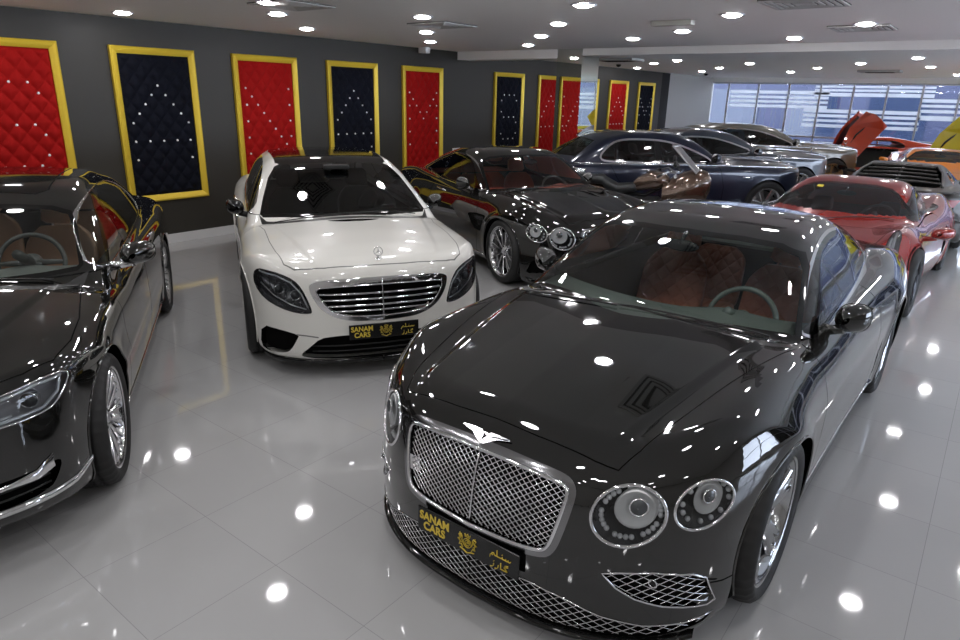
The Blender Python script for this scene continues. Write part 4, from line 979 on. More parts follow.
    for s_ in (1, -1): mb.grid([[(p[0]+dx, s_*(p[1]+dx*.3), p[2]+dz) for dx, dz in ((-.03, .01), (.012, .008), (.022, -.01), (.0, -.035), (-.08, -.04))] for p in P])
    mb.build('bumper_blade', M_GLOSS, car, fix=False)
    mb = MB(); 
    for z in (.215, .26): 
        P = B.proj('x', resample([(0, z), (.52, z)], .06, False), off=-.02); P = np.vstack([P[::-1]*[1, -1, 1], P[1:]]); mb.tube(P, .006, 5)
    mb.build('intake_bar', M_TRIM, car)
    mb = MB(); wiper(mb, B, (-.46, -.10), (-.58, .62)); wiper(mb, B, (-.46, -.64), (-.44, -.08)); mb.build('wiper', M_TRIM, car)
    mb = MB(); P = B.proj('y', resample([(-.80, .995), (-1.2, .974), (-2.2, .985), (-3.2, 1.01)], .1, False), off=.003); [mb.tube(P*[1, s_, 1], .006, 6) for s_ in (1, -1)]; mb.build('belt_trim', M_CHROME, car)
    handles(B, car, [[(-1.40, .86), (-1.63, .865)], [(-2.45, .875), (-2.68, .88)]])
    for s_ in (1, -1): wing_mirror(car, -1.02, .87, 1.02, M_GLOSS, s_, .15, .13, .12, .07)
    for ax in (0., -3.165): arch_liner(B, car, ax, .385, WH)
    put_plate(car, .852, .375, .04)
    furnish(B, car, mat('dark_leather', (.03, .03, .032), .5), mat('dash_black', (.025, .025, .027), .5), M_TRIM, -.5, 1.0, -1.85, .74, -2.9, 1)
    mb = MB(); mb.box((-1.22, -.12, 1.33), (-1.10, .12, 1.37), bev=.01); mb.sphere((-1.13, -.07, 1.33), .02, 8); mb.sphere((-1.13, .07, 1.33), .02, 8); mb.build('sensor_housing', M_TRIM, car)
    wheels(car, 3.165, .948, W_MERC, .353, .255, .255); return car

def build_black_limousine(pose):
    B = Body(**LIM); B.mesh(.95); car = empty('saloon_car', (pose[0], pose[1], 0), pose[2]); P_ = M_BLACK
    lamp = smooth_poly([(.44, .70), (.50, .765), (.60, .783), (.70, .80), (.78, .812), (.84, .80), (.85, .775), (.835, .73), (.81, .693), (.785, .675), (.70, .668), (.55, .668), (.47, .672)], 1)
    B.cut('x', lamp, 'lamp_lens', xr=(-.1, 1))
    intake = smooth_poly([(-.3, .43), (.55, .43), (.70, .432), (.78, .44), (.80, .42), (.78, .36), (.75, .315), (.6, .30), (-.3, .30)], 1)
    B.cut('x', [(max(a, -.06), b) for a, b in intake], 'intake', xr=(-.1, 1))
    kid = smooth_poly([(.03, .73), (.10, .745), (.33, .74), (.38, .72), (.37, .56), (.34, .52), (.10, .50), (.04, .52)], 1)
    B.cut('x', offset(kid, .02), 'grille_frame', xr=(.3, 1)); B.cut('x', kid, 'grille_hole', xr=(.3, 1), only=('grille_frame', 'body'))
    ws = [(-.05, 1.305), (.30, 1.295), (.50, 1.275), (.60, 1.245), (.65, 1.17), (.69, 1.07), (.715, 1.005), (.70, .99), (.55, .985), (.3, .985), (-.05, .985)]
    sw = smooth_poly([(-.83, .985), (-.97, 1.07), (-1.20, 1.19), (-1.45, 1.285), (-1.81, 1.33), (-2.35, 1.33), (-2.75, 1.25), (-3.02, 1.09), (-3.05, 1.0), (-2.6, .975), (-1.6, .96), (-1.0, .96)], 2)
    cowl = [(-.42, -.05), (-.43, .35), (-.50, .60), (-.64, .74), (-.80, .76), (-.66, .66), (-.56, .52), (-.51, .3), (-.50, -.05)]
    hood = [(.74, -.05), (.72, .2), (.67, .42), (.60, .60), (.52, .71), (.40, .80), (.17, .83), (-.1, .82), (-.50, .76), (-.62, .75), (-.50, .60), (-.435, .35), (-.425, -.05)]
    df = [(-.60, .24), (-.58, .6), (-.62, .88), (-.66, .97), (-1.2, .95), (-1.72, .955), (-1.72, .24)]; dr = [(-1.735, .24), (-1.735, .955), (-2.4, .97), (-2.90, .985), (-2.83, .80), (-2.66, .58), (-2.56, .24)]
    saloon_shell(B, car, P_, 3.07, ws, sw, df, dr, hood, cowl, div=[([(-1.70, .95), (-1.75, 1.40)], .08), ([(-2.72, .95), (-2.66, 1.40)], .03)], rear=[(-.05, 1.30), (.45, 1.27), (.56, 1.16), (.60, 1.07), (-.05, 1.06)], sunroof=[(-1.5, -.05), (-1.5, .38), (-1.58, .44), (-2.6, .42), (-2.66, .36), (-2.66, -.05)], chrome_w=.008)
    shell_parts(B, car, P_, glass('windscreen_clear', (.92, .94, .90), .1), glass('side_clear', (.62, .66, .62), .3), extra=[('intake', M_DARK, -.04), ('grille_hole', M_DARK, -.05)])
    B.part('grille_surround', [('grille_frame', M_CHROME, .004)], car)
    mb = MB()
    for i in range(9):
        y = .06+.035*i
        for s_ in (1, -1): tube_on(B, mb, 'x', [(y, .73), (y, .52)], .006, -.01, 5, False, .05, (s_,))
    mb.build('grille_slat', M_CHROME, car)
    for s_ in (1, -1):
        poly_lamp(B, car, lamp, s_, 'lamp_lens', [(.60, .725, .036), (.745, .738, .038)], [([(.48, .755), (.60, .772), (.76, .797), (.835, .79), (.825, .73), (.78, .688), (.6, .680)], .008), ([(.46, .70), (.60, .695), (.68, .70)], .006)], .08, rimm=M_CHROME, bowlm=mat('lamp_bowl_bright', (.55, .55, .57), .25, .6))
        mb = MB(); P = B.proj('x', resample([(.35, .395), (.6, .40), (.72, .41), (.775, .445)], .03, False), off=.004); G = []
        for i, p in enumerate(P):
            w = .010+.022*max(0, (i/(len(P)-1)-.6)/.4); G.append([(p[0], s_*p[1], p[2]+w), (p[0]+.010, s_*p[1], p[2]), (p[0], s_*p[1], p[2]-w)])
        mb.grid(G); mb.build('bumper_trim', M_CHROME, car, fix=False)
    mb = MB(); P = B.proj('x', resample([(0, .285), (.55, .285), (.75, .285), (.83, .29), (.88, .33)], .04, False), off=.004); P = np.vstack([P[::-1]*[1, -1, 1], P[1:]]); mb.grid([[(p[0]-.01, p[1], p[2]+.016), (p[0]+.008, p[1], p[2]+.012), (p[0]+.010, p[1], p[2]-.012), (p[0]-.012, p[1], p[2]-.018)] for p in P]); mb.build('lower_trim', M_CHROME, car, fix=False)
    mb = MB()
    for z in (.335, .375): tube_on(B, mb, 'x', [(0, z), (.5, z), (.76, z+.01)], .005, -.01, 5, False, .05, (1, -1))
    mb.build('intake_bar', M_TRIM, car)
    mb = MB(); tube_on(B, mb, 'y', offset(sw, .004), .004, .002, 6, True, .06, (1, -1)); tube_on(B, mb, 'y', [(-.45, .225), (-2.6, .225)], .007, .002, 6, False, .1, (1, -1)); mb.build('chrome_trim', M_CHROME, car)
    mb = MB(); wiper(mb, B, (-.54, -.10), (-.66, .60)); wiper(mb, B, (-.54, -.62), (-.52, -.08)); mb.build('wiper', M_TRIM, car)
    handles(B, car, [[(-1.42, .85), (-1.63, .855)], [(-2.40, .865), (-2.60, .87)]])
    for s_ in (1, -1): wing_mirror(car, -1.02, .90, 1.02, P_, s_, .21, .14, .13, .11, M_CHROME)
    for ax in (0., -3.07): arch_liner(B, car, ax, .385, P_)
    furnish(B, car, mat('wrapped_cream_leather', (.70, .42, .28), .22, bump=('noise', 9, .6)), mat('grey_dash', (.26, .29, .28), .45), mat('grey_wheel', (.11, .12, .12), .4), -.58, .985, -1.75, .73, -2.65, 1)
    wheels(car, 3.07, .945, W_BMW, .353, .255, .268); return car
# ------------------------------------------------------------------ tall side-on limousines and coupe
def build_tall(pose, spec, wb, P_, sw, door_lines, name='saloon_car', divs=(), style=None, glassm=None, leather=None, res=.55, wsm=None, grille=True, coupe=False, hx=1.):
    B = Body(**spec); B.mesh(res); car = empty(name, (pose[0], pose[1], 0), pose[2]); sty = style or W_GHOST
    ws = [(-.05, 1.43), (.3, 1.425), (.5, 1.405), (.60, 1.36), (.70, 1.22), (.755, 1.14), (.72, 1.13), (-.05, 1.14)]
    if coupe: ws = [(a, b-.035) for a, b in ws]
    hood = [(.80, -.05), (.79, .3), (.70, .45), (.5, .62), (0, .70), (-.55, .76), (-.72, .76), (-.6, .5), (-.55, .2), (-.55, -.05)]
    saloon_shell(B, car, P_, wb, ws, sw, door_lines[0], door_lines[1] if len(door_lines) > 1 else None, hood, None, div=divs, R=.425, zc=.40, rear=[(-.05, 1.42), (.45, 1.38), (.56, 1.25), (.60, 1.16), (-.05, 1.15)], chrome_w=.028)
    B.cut('x', [(-.05, .97), (.27, .97), (.30, .94), (.30, .50), (.27, .47), (-.05, .47)], 'grille_hole', xr=(.3, 1)); B.cut('x', rrect(.50, .80, .70, .86, .04), 'lamp_lens', xr=(.1, 1)); B.cut('x', rrect(.45, .78, .30, .42, .05), 'intake', xr=(.1, 1))
    shell_parts(B, car, P_, wsm or glass('windscreen_dark2', (.25, .28, .28), .3), glassm or M_TINTD, extra=[('intake', M_DARK, -.03), ('grille_hole', M_DARK, -.04)])
    mb = MB()
    for i in range(11):
        for s_ in (1, -1): tube_on(B, mb, 'x', [(.012+.026*i, .96), (.012+.026*i, .48)], .007, .004, 5, False, .12, (s_,))
    tube_on(B, mb, 'x', [(0, .985), (.29, .985), (.315, .95), (.315, .48), (.28, .455), (0, .455)], .018, .006, 6, False, .05, (1, -1)); mb.build('grille', M_CHROME, car)
    for s_ in (1, -1): poly_lamp(B, car, rrect(.50, .80, .70, .86, .04), s_, 'lamp_lens', [(.60, .78, .05), (.72, .78, .045)], (), .05, rimm=M_CHROME)
    mb = MB(); q = B.proj('z', [(.78, 0)])[0]; mb.tube([(q[0], 0, q[2]), (q[0]-.005, 0, q[2]+.06), (q[0]+.02, 0, q[2]+.10)], [.018, .008, .006], 6); [mb.prism([(q[0]+.01, 0, q[2]+.08), (q[0]-.06, s_*.035, q[2]+.10), (q[0]-.03, s_*.01, q[2]+.055)], (.003, 0, .003)) for s_ in (1, -1)]; mb.build('bonnet_mascot', M_CHROME, car)
    mb = MB(); z0 = 1.03 if not coupe else .985; tube_on(B, mb, 'y', [(.55, z0-.03), (-.9, z0+.01), (-3.3, z0+.025)], .010, .002, 6, False, .08, (1, -1)); tube_on(B, mb, 'y', [(-.5, .24), (-wb+.5, .24)], .010, .002, 6, False, .1, (1, -1)); mb.build('coachline_trim', M_CHROME, car)
    K = lambda x: -.9+(x+.9)*hx
    handles(B, car, [[(K(-1.72), .95), (K(-1.95), .95)], [(K(-2.18), .95), (K(-2.42), .95)]] if not coupe else [[(-.95, .88), (-1.2, .88)]], M_CHROME, .014, .026)
    mb = MB(); tube_on(B, mb, 'y', [(-.36, .86), (-.50, .86)], .012, .003, 6, False, .04, (1, -1)); mb.build('wing_badge', M_CHROME, car)
    for s_ in (1, -1): wing_mirror(car, -1.05, .92, 1.16 if not coupe else 1.10, P_, s_, .20, .16, .13, .10)
    for ax in (0., -wb): arch_liner(B, car, ax, .425, P_, zc=.40)
    furnish(B, car, leather or mat('grey_leather', (.10, .10, .10), .5), mat('dash_black2', (.02, .02, .02), .5), M_TRIM, -.75, 1.08, -1.85, .78, K(-3.0), 1, K(-3.7), 1.03, .68, (-1.30, 1.36), zs=.42)
    wheels(car, wb, .968, sty, .40, .265, .28)
    mb = MB(); P = B.proj('-x', resample([(0, .75), (.8, .75)], .1, False), off=.003); P = np.vstack([P[::-1]*[1, -1, 1], P[1:]]); mb.tube(P, .014, 6); mb.build('boot_trim', M_CHROME, car)
    return car

def build_red_sports(pose):
    B = Body(**FER); B.mesh(.75); car = empty('sports_car', (pose[0], pose[1], 0), pose[2]); P_ = paint('red_paint', (.24, .010, .005), .1, .2)
    ws = [(-.05, 1.150), (.25, 1.145), (.42, 1.12), (.50, 1.08), (.60, 1.0), (.69, .93), (.715, .91), (.66, .888), (.5, .852), (.25, .834), (-.05, .83)]
    sw = smooth_poly([(-.70, .87), (-.95, .98), (-1.2, 1.07), (-1.5, 1.11), (-1.85, 1.07), (-2.15, .95), (-2.2, .88), (-1.8, .86), (-1.2, .85), (-.8, .85)], 2)
    df = [(-.50, .22), (-.50, .6), (-.62, .82), (-1.2, .83), (-1.75, .84), (-1.82, .6), (-1.70, .22)]
    hood = [(.95, -.05), (.93, .30), (.70, .50), (.30, .60), (-.10, .66), (-.38, .68), (-.25, .40), (-.20, -.05)]
    saloon_shell(B, car, P_, 2.65, ws, sw, df, None, hood, None, R=.37, zc=.35, chrome_w=.012, rear=[(-.05, 1.10), (.30, 1.08), (.42, .98), (.40, .94), (-.05, .94)])
    lamp = [(.74, .735), (.55, .70), (.30, .685), (.08, .70), (.06, .735), (.20, .775), (.42, .80), (.66, .80)]
    B.cut('z', lamp, 'lamp_lens', zr=(.4, 1)); B.cut('x', rrect(.35, .75, .16, .34, .06), 'intake', xr=(.2, 1.2)); B.cut('y', smooth_poly([(-1.95, .30), (-2.0, .62), (-2.15, .70), (-2.2, .35)]), 'intake', zr=(.2, .8))
    B.cut('z', [(-.02, .18), (-.05, .42), (-.10, .42), (-.08, .18)], 'intake', zr=(.6, 1.)); B.cut('z', [(-2.30, -.05), (-2.30, .34), (-2.95, .30), (-2.95, -.05)], 'engine_glass', zr=(.7, 1.2))
    shell_parts(B, car, P_, glass('windscreen_dark3', (.40, .43, .42), .4), M_TINT, chrome=M_TRIM, extra=[('intake', M_DARK, -.03)])
    B.part('engine_window', [('engine_glass', M_TINTD)], car)
    for s_ in (1, -1): poly_lamp(B, car, lamp, s_, 'lamp_lens', [], [([(.66, .765), (.45, .76), (.25, .735), (.10, .72)], .014), ([(.66, .745), (.45, .73), (.25, .705)], .010)], .05, axis='z', bowlm=mat('lamp_bowl_bright', (.55, .55, .57), .25, .6))
    for s_ in (1, -1): wing_mirror(car, -.48, .95, .80, P_, s_, .20, .13, .13, .14, P_)
    mb = MB(); wiper(mb, B, (-.32, -.05), (-.60, .58)); mb.build('wiper', M_TRIM, car)
    for ax in (0., -2.65): arch_liner(B, car, ax, .37, P_, zc=.35)
    mb = MB(); P = B.proj('x', [(.27, 1.115), (.34, 1.115), (.34, 1.095), (.27, 1.095)], off=.003); P[:, 1] *= -1; mb.add(P, [(0, 1, 2, 3)]); mb.build('windscreen_sticker', mat('yellow_sticker', (.75, .62, .05), .5), car)
    furnish(B, car, mat('black_leather', (.02, .02, .02), .5), mat('dash_green_grey', (.05, .055, .05), .5), mat('wheel_grey', (.09, .09, .085), .4), -.35, .82, -1.35, .70, None, 1, -2.0, .82, .52, (-1.0, 1.06), zs=.16)
    wheels(car, 2.65, .965, W_FERR, .35, .26, .26); return car

SCDOOR = {}
def build_wedge(pose, P_, doors_up=False, louvres=True, res=.5, style=None, name='sports_car', door_in=None, roofm=None, detail=True, glassm=None, wsm=None):
    """mid-engined wedge coupe; doors_up swings the two doors up and forward"""
    B = Body(**LAM); B.mesh(res); car = empty(name, (pose[0], pose[1], 0), pose[2]); G_ = glassm or M_TINTD
    ws = [(-.05, 1.09), (.30, 1.085), (.46, 1.05), (.58, .95), (.72, .80), (.70, .775), (.4, .74), (-.05, .73)]
    sw = smooth_poly([(-.55, .82), (-.85, .94), (-1.15, 1.02), (-1.5, 1.04), (-1.85, 1.0), (-2.0, .90), (-1.9, .83), (-1.2, .82)], 1)
    df = [(-.45, .25), (-.45, .7), (-.52, .81), (-1.2, .81), (-1.78, .81), (-1.70, .25)]
    saloon_shell(B, car, P_, 2.7, ws, sw, df, None, [(.85, -.05), (.80, .35), (.1, .55), (-.15, .60), (-.05, .3), (-.02, -.05)], None, R=.375, zc=.36, chrome_w=.012)
    lo = [(-1.78, -.05), (-1.78, .45), (-2.2, .55), (-3.05, .60), (-3.15, .50), (-3.2, -.05)]
    B.cut('z', lo, 'louvre_hole' if louvres else 'rear_window', zr=(.7, 1.3))
    B.cut('x', smooth_poly([(.25, .18), (.80, .20), (.72, .38), (.45, .33)]), 'intake', xr=(.1, 1.1)); B.cut('z', [(.55, .62), (.30, .70), (.10, .78), (.25, .84), (.50, .76), (.72, .66)], 'lamp_lens', zr=(.3, .9)); B.cut('y', smooth_poly([(-1.85, .45), (-1.95, .78), (-2.2, .80), (-2.15, .45)]), 'intake', zr=(.3, .9)); B.cut('-x', rrect(-.5, .80, .45, .78, .08), 'intake', xr=(-4, -3.2))
    B.cut('-x', [(.52, .80), (.86, .80), (.80, .70), (.60, .70)], 'tail_lamp', xr=(-4, -3.2), only=('body', 'intake'))
    if doors_up: B.drop('front_door', 'side_glass', 'window_chrome')
    shell_parts(B, car, P_, wsm or glass('windscreen_dark3', (.40, .43, .42), .4), G_, chrome=M_TRIM, extra=[('intake', M_DARK, -.04), ('louvre_hole', M_DARK, -.13)])
    if louvres:
        for i in range(5):
            x0 = -1.86-.235*i; mb = MB(); hw = .42+.035*i; T = B.proj('z', [(x0, y) for y in np.linspace(0, hw, 7)]); T = np.vstack([T[::-1]*[1, -1, 1], T[1:]])
            mb.grid([[(p[0]+dx, p[1]*k, p[2]+dz) for dx, dz, k in ((.02, -.035, .97), (.0, .004, 1), (-.12, .012, 1.03), (-.15, -.004, 1.04), (-.13, -.02, 1.03), (-.02, -.03, 1.))] for p in T], cv=True); mb.build('louvre', P_, car)
        mb = MB()
        for s_ in (1, -1): tube_on(B, mb, 'z', [(-1.82, .47), (-2.2, .56), (-3.1, .61)], .022, .0, 6, False, .1, (s_,)); 
        tube_on(B, mb, 'z', [(-1.82, 0), (-3.1, 0)], .02, -.01, 6, False, .1, (1,)); mb.build('engine_cover_frame', P_, car)
    for s_ in (1, -1):
        B.part('headlight', [('lamp_lens', mat('lamp_face', (.35, .36, .38), .1, .5))], car, s_); B.part('tail_lamp', [('tail_lamp', mat('tail_red', (.25, .01, .01), .2))], car, s_)
        if doors_up:
            Pd = B.proj('y', resample([(-.45, .30), (-.45, .78), (-.80, .92), (-1.15, 1.02), (-1.75, 1.0), (-1.78, .75), (-1.70, .30)], .12)); c = Pd.mean(0); R = Matrix.Translation((-.42, s_*.93, .55)) @ Matrix.Rotation(s_*.12, 4, 'X') @ Matrix.Rotation(.95, 4, 'Y') @ Matrix.Translation((.42, -s_*.93, -.55))
            Q = Pd.copy(); Q[:, 1] *= s_; I = c*[1, s_, 1]+(Q-c*[1, s_, 1])*.96; I[:, 1] -= s_*.06
            I2 = c*[1, s_, 1]+(Q-c*[1, s_, 1])*.80; I2[:, 1] -= s_*.075
            mb = MB(); mb.grid([Q, I], 0, cv=True); mb.grid([I, I2], 0, cv=True); mb.add(I2, [tuple(range(len(I2)))], 1, False); mb.add(Q, [tuple(range(len(Q)))], 0, False); mb.xf(R); o = mb.build('scissor_door', [P_, door_in or M_DARK], car)
            mb = MB(); mb.tube([R @ Vector(c*[1, s_, 1]+np.array([dx, -s_*.09, dz])) for dx, dz in ((.3, .05), (.05, .10), (-.3, .05))], .03, 6); mb.build('armrest', M_TRIM, o)
        wing_mirror(car, -.50, .98, .90, P_ if not doors_up else M_TRIM, s_, .18, .09, .11, .15, M_TRIM) if not doors_up else None
    for ax in (0., -2.7): arch_liner(B, car, ax, .375, P_, zc=.36)
    if detail: furnish(B, car, mat('black_leather', (.02, .02, .02), .5), M_TRIM, M_TRIM, -.30, .77, -1.30, .68, None, 1, -1.75, .74, .45, (-.9, 1.0), zs=.14)
    mb = MB(); P = B.proj('-x', [(y, .86) for y in np.linspace(0, .85, 8)]); P = np.vstack([P[::-1]*[1, -1, 1], P[1:]]); mb.grid([[(p[0]+dx, p[1], p[2]+dz) for dx, dz in ((.18, .02), (-.02, .045), (-.05, .03), (.1, .0))] for p in P], cv=True); mb.build('rear_spoiler', P_, car)
    wheels(car, 2.7, .985, style or W_FERR, .355, .29, .26); return car

def build_motorcycle(pose):
    """touring motorcycle, front towards +x, on its side stand"""
    bike = empty('motorcycle', (pose[0], pose[1], 0), pose[2]); br = mat('bronze_fairing', (.13, .085, .06), .22, .6, coat=1.); blk = mat('black_seat', (.018, .020, .020), .42)
    for x in (.80, -.72):
        mb = MB(); mb.lathe([(.25, -.04), (.30, -.055), (.325, -.03), (.33, 0), (.325, .03), (.30, .055), (.25, .04)], 48, 0, Matrix.Translation((x, 0, .33)), 'y'); w = mb.build('wheel', M_RUBBER, bike)
        mb = MB(); M = Matrix.Translation((x, 0, .33)); mb.lathe([(.23, -.03), (.255, -.035), (.255, .035), (.23, .03)], 36, 0, M, 'y', True); mb.lathe([(0, -.05), (.04, -.05), (.04, .05), (0, .05)], 16, 0, M, 'y')
        for i in range(7): a = 2*PI*i/7; mb.tube([M @ Vector((.03*math.cos(a), 0, .03*math.sin(a))), M @ Vector((.24*math.cos(a), 0, .24*math.sin(a)))], .014, 6)
        mb.build('rim', M_SATIN, w); mb = MB(); mb.lathe([(.06, .05), (.15, .05), (.15, .056), (.06, .056)], 28, 0, M, 'y', True); mb.build('brake_disc', M_SATIN, w)
    def loft(name, secs, m, n=16, p=.7):
        G = [[(x+0, math.copysign(abs(math.cos(a))**p, math.cos(a))*w/2, z+math.copysign(abs(math.sin(a))**p, math.sin(a))*h/2) for a in [2*PI*j/n for j in range(n)]] for x, z, w, h in secs]
        mb = MB(); mb.grid(G, cv=True); mb.add(G[0], [tuple(range(n))[::-1]]); mb.add(G[-1], [tuple(range(n))]); return mb.build(name, m, bike)
    loft('fuel_tank', [(.42, .90, .18, .16), (.34, .93, .30, .24), (.15, .92, .34, .26), (-.02, .86, .24, .20), (-.08, .82, .16, .14)], br)
    loft('seat', [(.02, .82, .16, .10), (-.08, .81, .28, .13), (-.30, .78, .36, .14), (-.46, .84, .36, .18), (-.52, .90, .34, .14), (-.70, .90, .32, .13), (-.90, .93, .26, .12), (-.98, .93, .16, .08)], blk)
    loft('engine', [(.40, .45, .30, .30), (.30, .48, .46, .42), (0, .46, .48, .44), (-.22, .46, .34, .34)], mat('engine_metal', (.12, .12, .12), .4, .8)); loft('tail_unit', [(-.45, .74, .28, .16), (-.75, .78, .26, .16), (-1.02, .86, .18, .12)], br)
    # fairing with flanks, screen
    G = []
    for x, z0, z1, w in ((1.0, .80, .98, .06), (.94, .68, 1.08, .34), (.80, .60, 1.12, .52), (.62, .50, 1.06, .60), (.44, .46, .96, .56), (.34, .50, .88, .50)):
        G.append([(x, s_*w/2*k, z0+(z1-z0)*t) for s_, k, t in ((1, .55, 0), (1, .92, .3), (1, 1, .6), (1, .75, .9), (1, .2, 1), (-1, .2, 1), (-1, .75, .9), (-1, 1, .6), (-1, .92, .3), (-1, .55, 0))])
    mb = MB(); mb.grid(G); mb.add(G[0], [tuple(range(10))]); mb.build('fairing', br, bike)
    mb = MB(); G = []
    for i in range(8):
        t = i/7; x = .88-.36*t; z = 1.06+.36*t; w = .42*(1-.25*t); G.append([(x-.10*(abs(u)**2), u*w/2*1.0, z) for u in np.linspace(-1, 1, 9)])
    mb.grid(G); mb.build('windshield', glass('screen_glass', (.75, .77, .78), .6), bike, fix=False)
    E = [G[i][0] for i in range(8)]+G[7][1:]+[G[i][-1] for i in range(6, -1, -1)]; mb = MB(); mb.tube(E, .010, 6); mb.build('windshield_frame', M_SATIN, bike)
    mb = MB(); [mb.tube([(.80, s_*.10, .33), (.50, s_*.10, 1.0)], .025, 8) for s_ in (1, -1)]; mb.build('fork', M_SATIN, bike)
    mb = MB(); mb.tube([(.30, .42, 1.04), (.40, .30, 1.08), (.50, .10, 1.04), (.50, -.10, 1.04), (.40, -.30, 1.08), (.30, -.42, 1.04)], .013, 8); hb = mb.build('handlebar', M_SATIN, bike)
    for s_ in (1, -1):
        mb = MB(); mb.tube([(.31, s_*.41, 1.04), (.25, s_*.50, 1.02)], .018, 8); mb.build('grip', M_TRIM, hb)
        mb = MB(); mb.tube([(.56, s_*.24, 1.08), (.50, s_*.40, 1.18)], .008, 6); mb.sphere((.48, s_*.46, 1.20), (.03, .075, .05), 14); mb.build('wing_mirror', M_TRIM, bike)
    mb = MB()
    for y in (-.14, -.05, .05, .14): mb.tube([(-.80, y, 1.01), (-1.12, y, 1.03)], .008, 6)
    mb.tube([(-.80, -.16, 1.01), (-.80, .16, 1.01), (-1.0, .18, 1.03), (-1.14, .14, 1.03), (-1.14, -.14, 1.03), (-1.0, -.18, 1.03)], .009, 6, True); [mb.tube([(-.84, y, 1.01), (-.90, y*.6, .93)], .008, 6) for y in (-.14, .14)]; mb.build('luggage_rack', M_CHROME, bike)
    mb = MB(); mb.tube([(.35, -.20, .30), (-.1, -.24, .24), (-.60, -.26, .34), (-1.0, -.27, .44)], [.028, .030, .050, .055], 12); mb.build('exhaust', M_CHROME, bike)
    mb = MB(); mb.tube([(-.05, .16, .28), (-.10, .34, .012)], .012, 6); mb.build('side_stand', M_TRIM, bike)
    mb = MB(); mb.tube([(-.10, .12, .34), (-.72, .12, .33)], .03, 8); mb.tube([(-.10, -.12, .34), (-.72, -.12, .33)], .03, 8); mb.tube([(.45, 0, .90), (.1, 0, .70), (-.45, 0, .74)], .03, 8); mb.build('frame', M_TRIM, bike); return bike

def build_convertible(pose):
    B = Body(**GT); B.mesh(.4); car = empty('convertible_car', (pose[0], pose[1], 0), pose[2]); P_ = paint('white_paint3', (.75, .75, .74), 0, .3)
    for ax in (0., -2.746): B.cut('y', ell(ax, .363, .385, .385, 36), 'gone', zr=(.0, .9)); B.cut('y', [(ax-.385, 0), (ax-.382, .36), (ax+.382, .36), (ax+.385, 0)], 'gone', zr=(0, .5), xr=(ax-.6, ax+.392))
    bm = B.bm
    for f in bm.faces:
        c = f.calc_center_median()
        if c.z > .965 and c.x < -.45 or (c.z > .90 and abs(c.y) < .76 and -2.9 < c.x < -.5): f[B.lay] = B.T('gone')
    B.region('y', [(-.62, .24), (-.62, .90), (-1.98, .92), (-1.98, .24)], 'door', .007, zr=(.1, .97)); B.drop('gone')
    B.part('body', [('body', P_), ('seam', M_DARK)], car)
    for s_ in (1, -1): B.part('door', [('door', P_)], car, s_)
    B2 = B; edge = [(-.05, 1.30), (.45, 1.275), (.60, 1.20), (.70, 1.05), (.75, .96)]; P = B.proj('x', edge[0:]); Q = np.vstack([P[::-1], P[1:]*[1, -1, 1]]); Q = np.vstack([P[::-1], (P*[1, -1, 1])])
    mb = MB(); mb.tube(Q, .028, 8); fr = mb.build('windscreen_frame', M_TRIM, car)
    mb = MB(); mid = B.proj('x', [(0, 1.0), (.4, .99), (.74, .955)]); G = [[P[0]*[1, 0, 1], P[1], P[3], P[4]], [mid[0], mid[1], mid[2], mid[2]]]; mb.grid(G); mb.mirror(); mb.build('windscreen', glass('windscreen_dark3', (.40, .43, .42), .4), car, fix=False)
    for ax in (0., -2.746): arch_liner(B, car, ax, .385, P_)
    cabin(car, -2.9, -.5, .74, .93, mat('carpet_dark', (.02, .02, .02), .9)); dash(car, -.45, .98, .74, M_TRIM, None); steering(car, -1.03, .37, .88, M_TRIM)
    for y in (.37, -.37): seat(car, -1.65, y, mat('black_leather', (.02, .02, .02), .5), .55, .28, .5, zb=.3)
    for s_ in (1, -1): wing_mirror(car, -.95, .86, .98, P_, s_, .15, .13, .13, .07)
    wheels(car, 2.746, .955, W_MERC, .353, .255, .255); return car
# ------------------------------------------------------------------ the showroom
def node_floor():
    m = bpy.data.materials.new('polished_tile'); m.use_nodes = True; nt = m.node_tree; b = nt.nodes['Principled BSDF']
    geo = nt.nodes.new('ShaderNodeTexCoord'); mp = nt.nodes.new('ShaderNodeMapping'); mp.inputs['Location'].default_value = (-.283+.0, .08, 0)
    br = nt.nodes.new('ShaderNodeTexBrick'); br.offset = 0; br.inputs['Scale'].default_value = 1; br.inputs['Brick Width'].default_value = .575; br.inputs['Row Height'].default_value = .575
    br.inputs['Mortar Size'].default_value = .0016; br.inputs['Mortar Smooth'].default_value = .2; br.inputs['Color1'].default_value = (.45, .45, .45, 1); br.inputs['Color2'].default_value = (.47, .47, .468, 1); br.inputs['Mortar'].default_value = (.32, .32, .32, 1)
    no = nt.nodes.new('ShaderNodeTexNoise'); no.inputs['Scale'].default_value = 1.3; no.inputs['Detail'].default_value = 4
    mx = nt.nodes.new('ShaderNodeMixRGB'); mx.blend_type = 'MULTIPLY'; mx.inputs[0].default_value = .12
    nt.links.new(geo.outputs['Object'], mp.inputs[0]); nt.links.new(mp.outputs[0], br.inputs[0]); nt.links.new(geo.outputs['Object'], no.inputs['Vector']); nt.links.new(br.outputs[0], mx.inputs[1]); nt.links.new(no.outputs['Fac'], mx.inputs[2]); nt.links.new(mx.outputs[0], b.inputs['Base Color'])
    b.inputs['Roughness'].default_value = .05; b.inputs['IOR'].default_value = 1.55
    return m
CZ = 2.83; WY = 8.92; WX = 25.0; X0 = -4.5; Y0 = -5.5
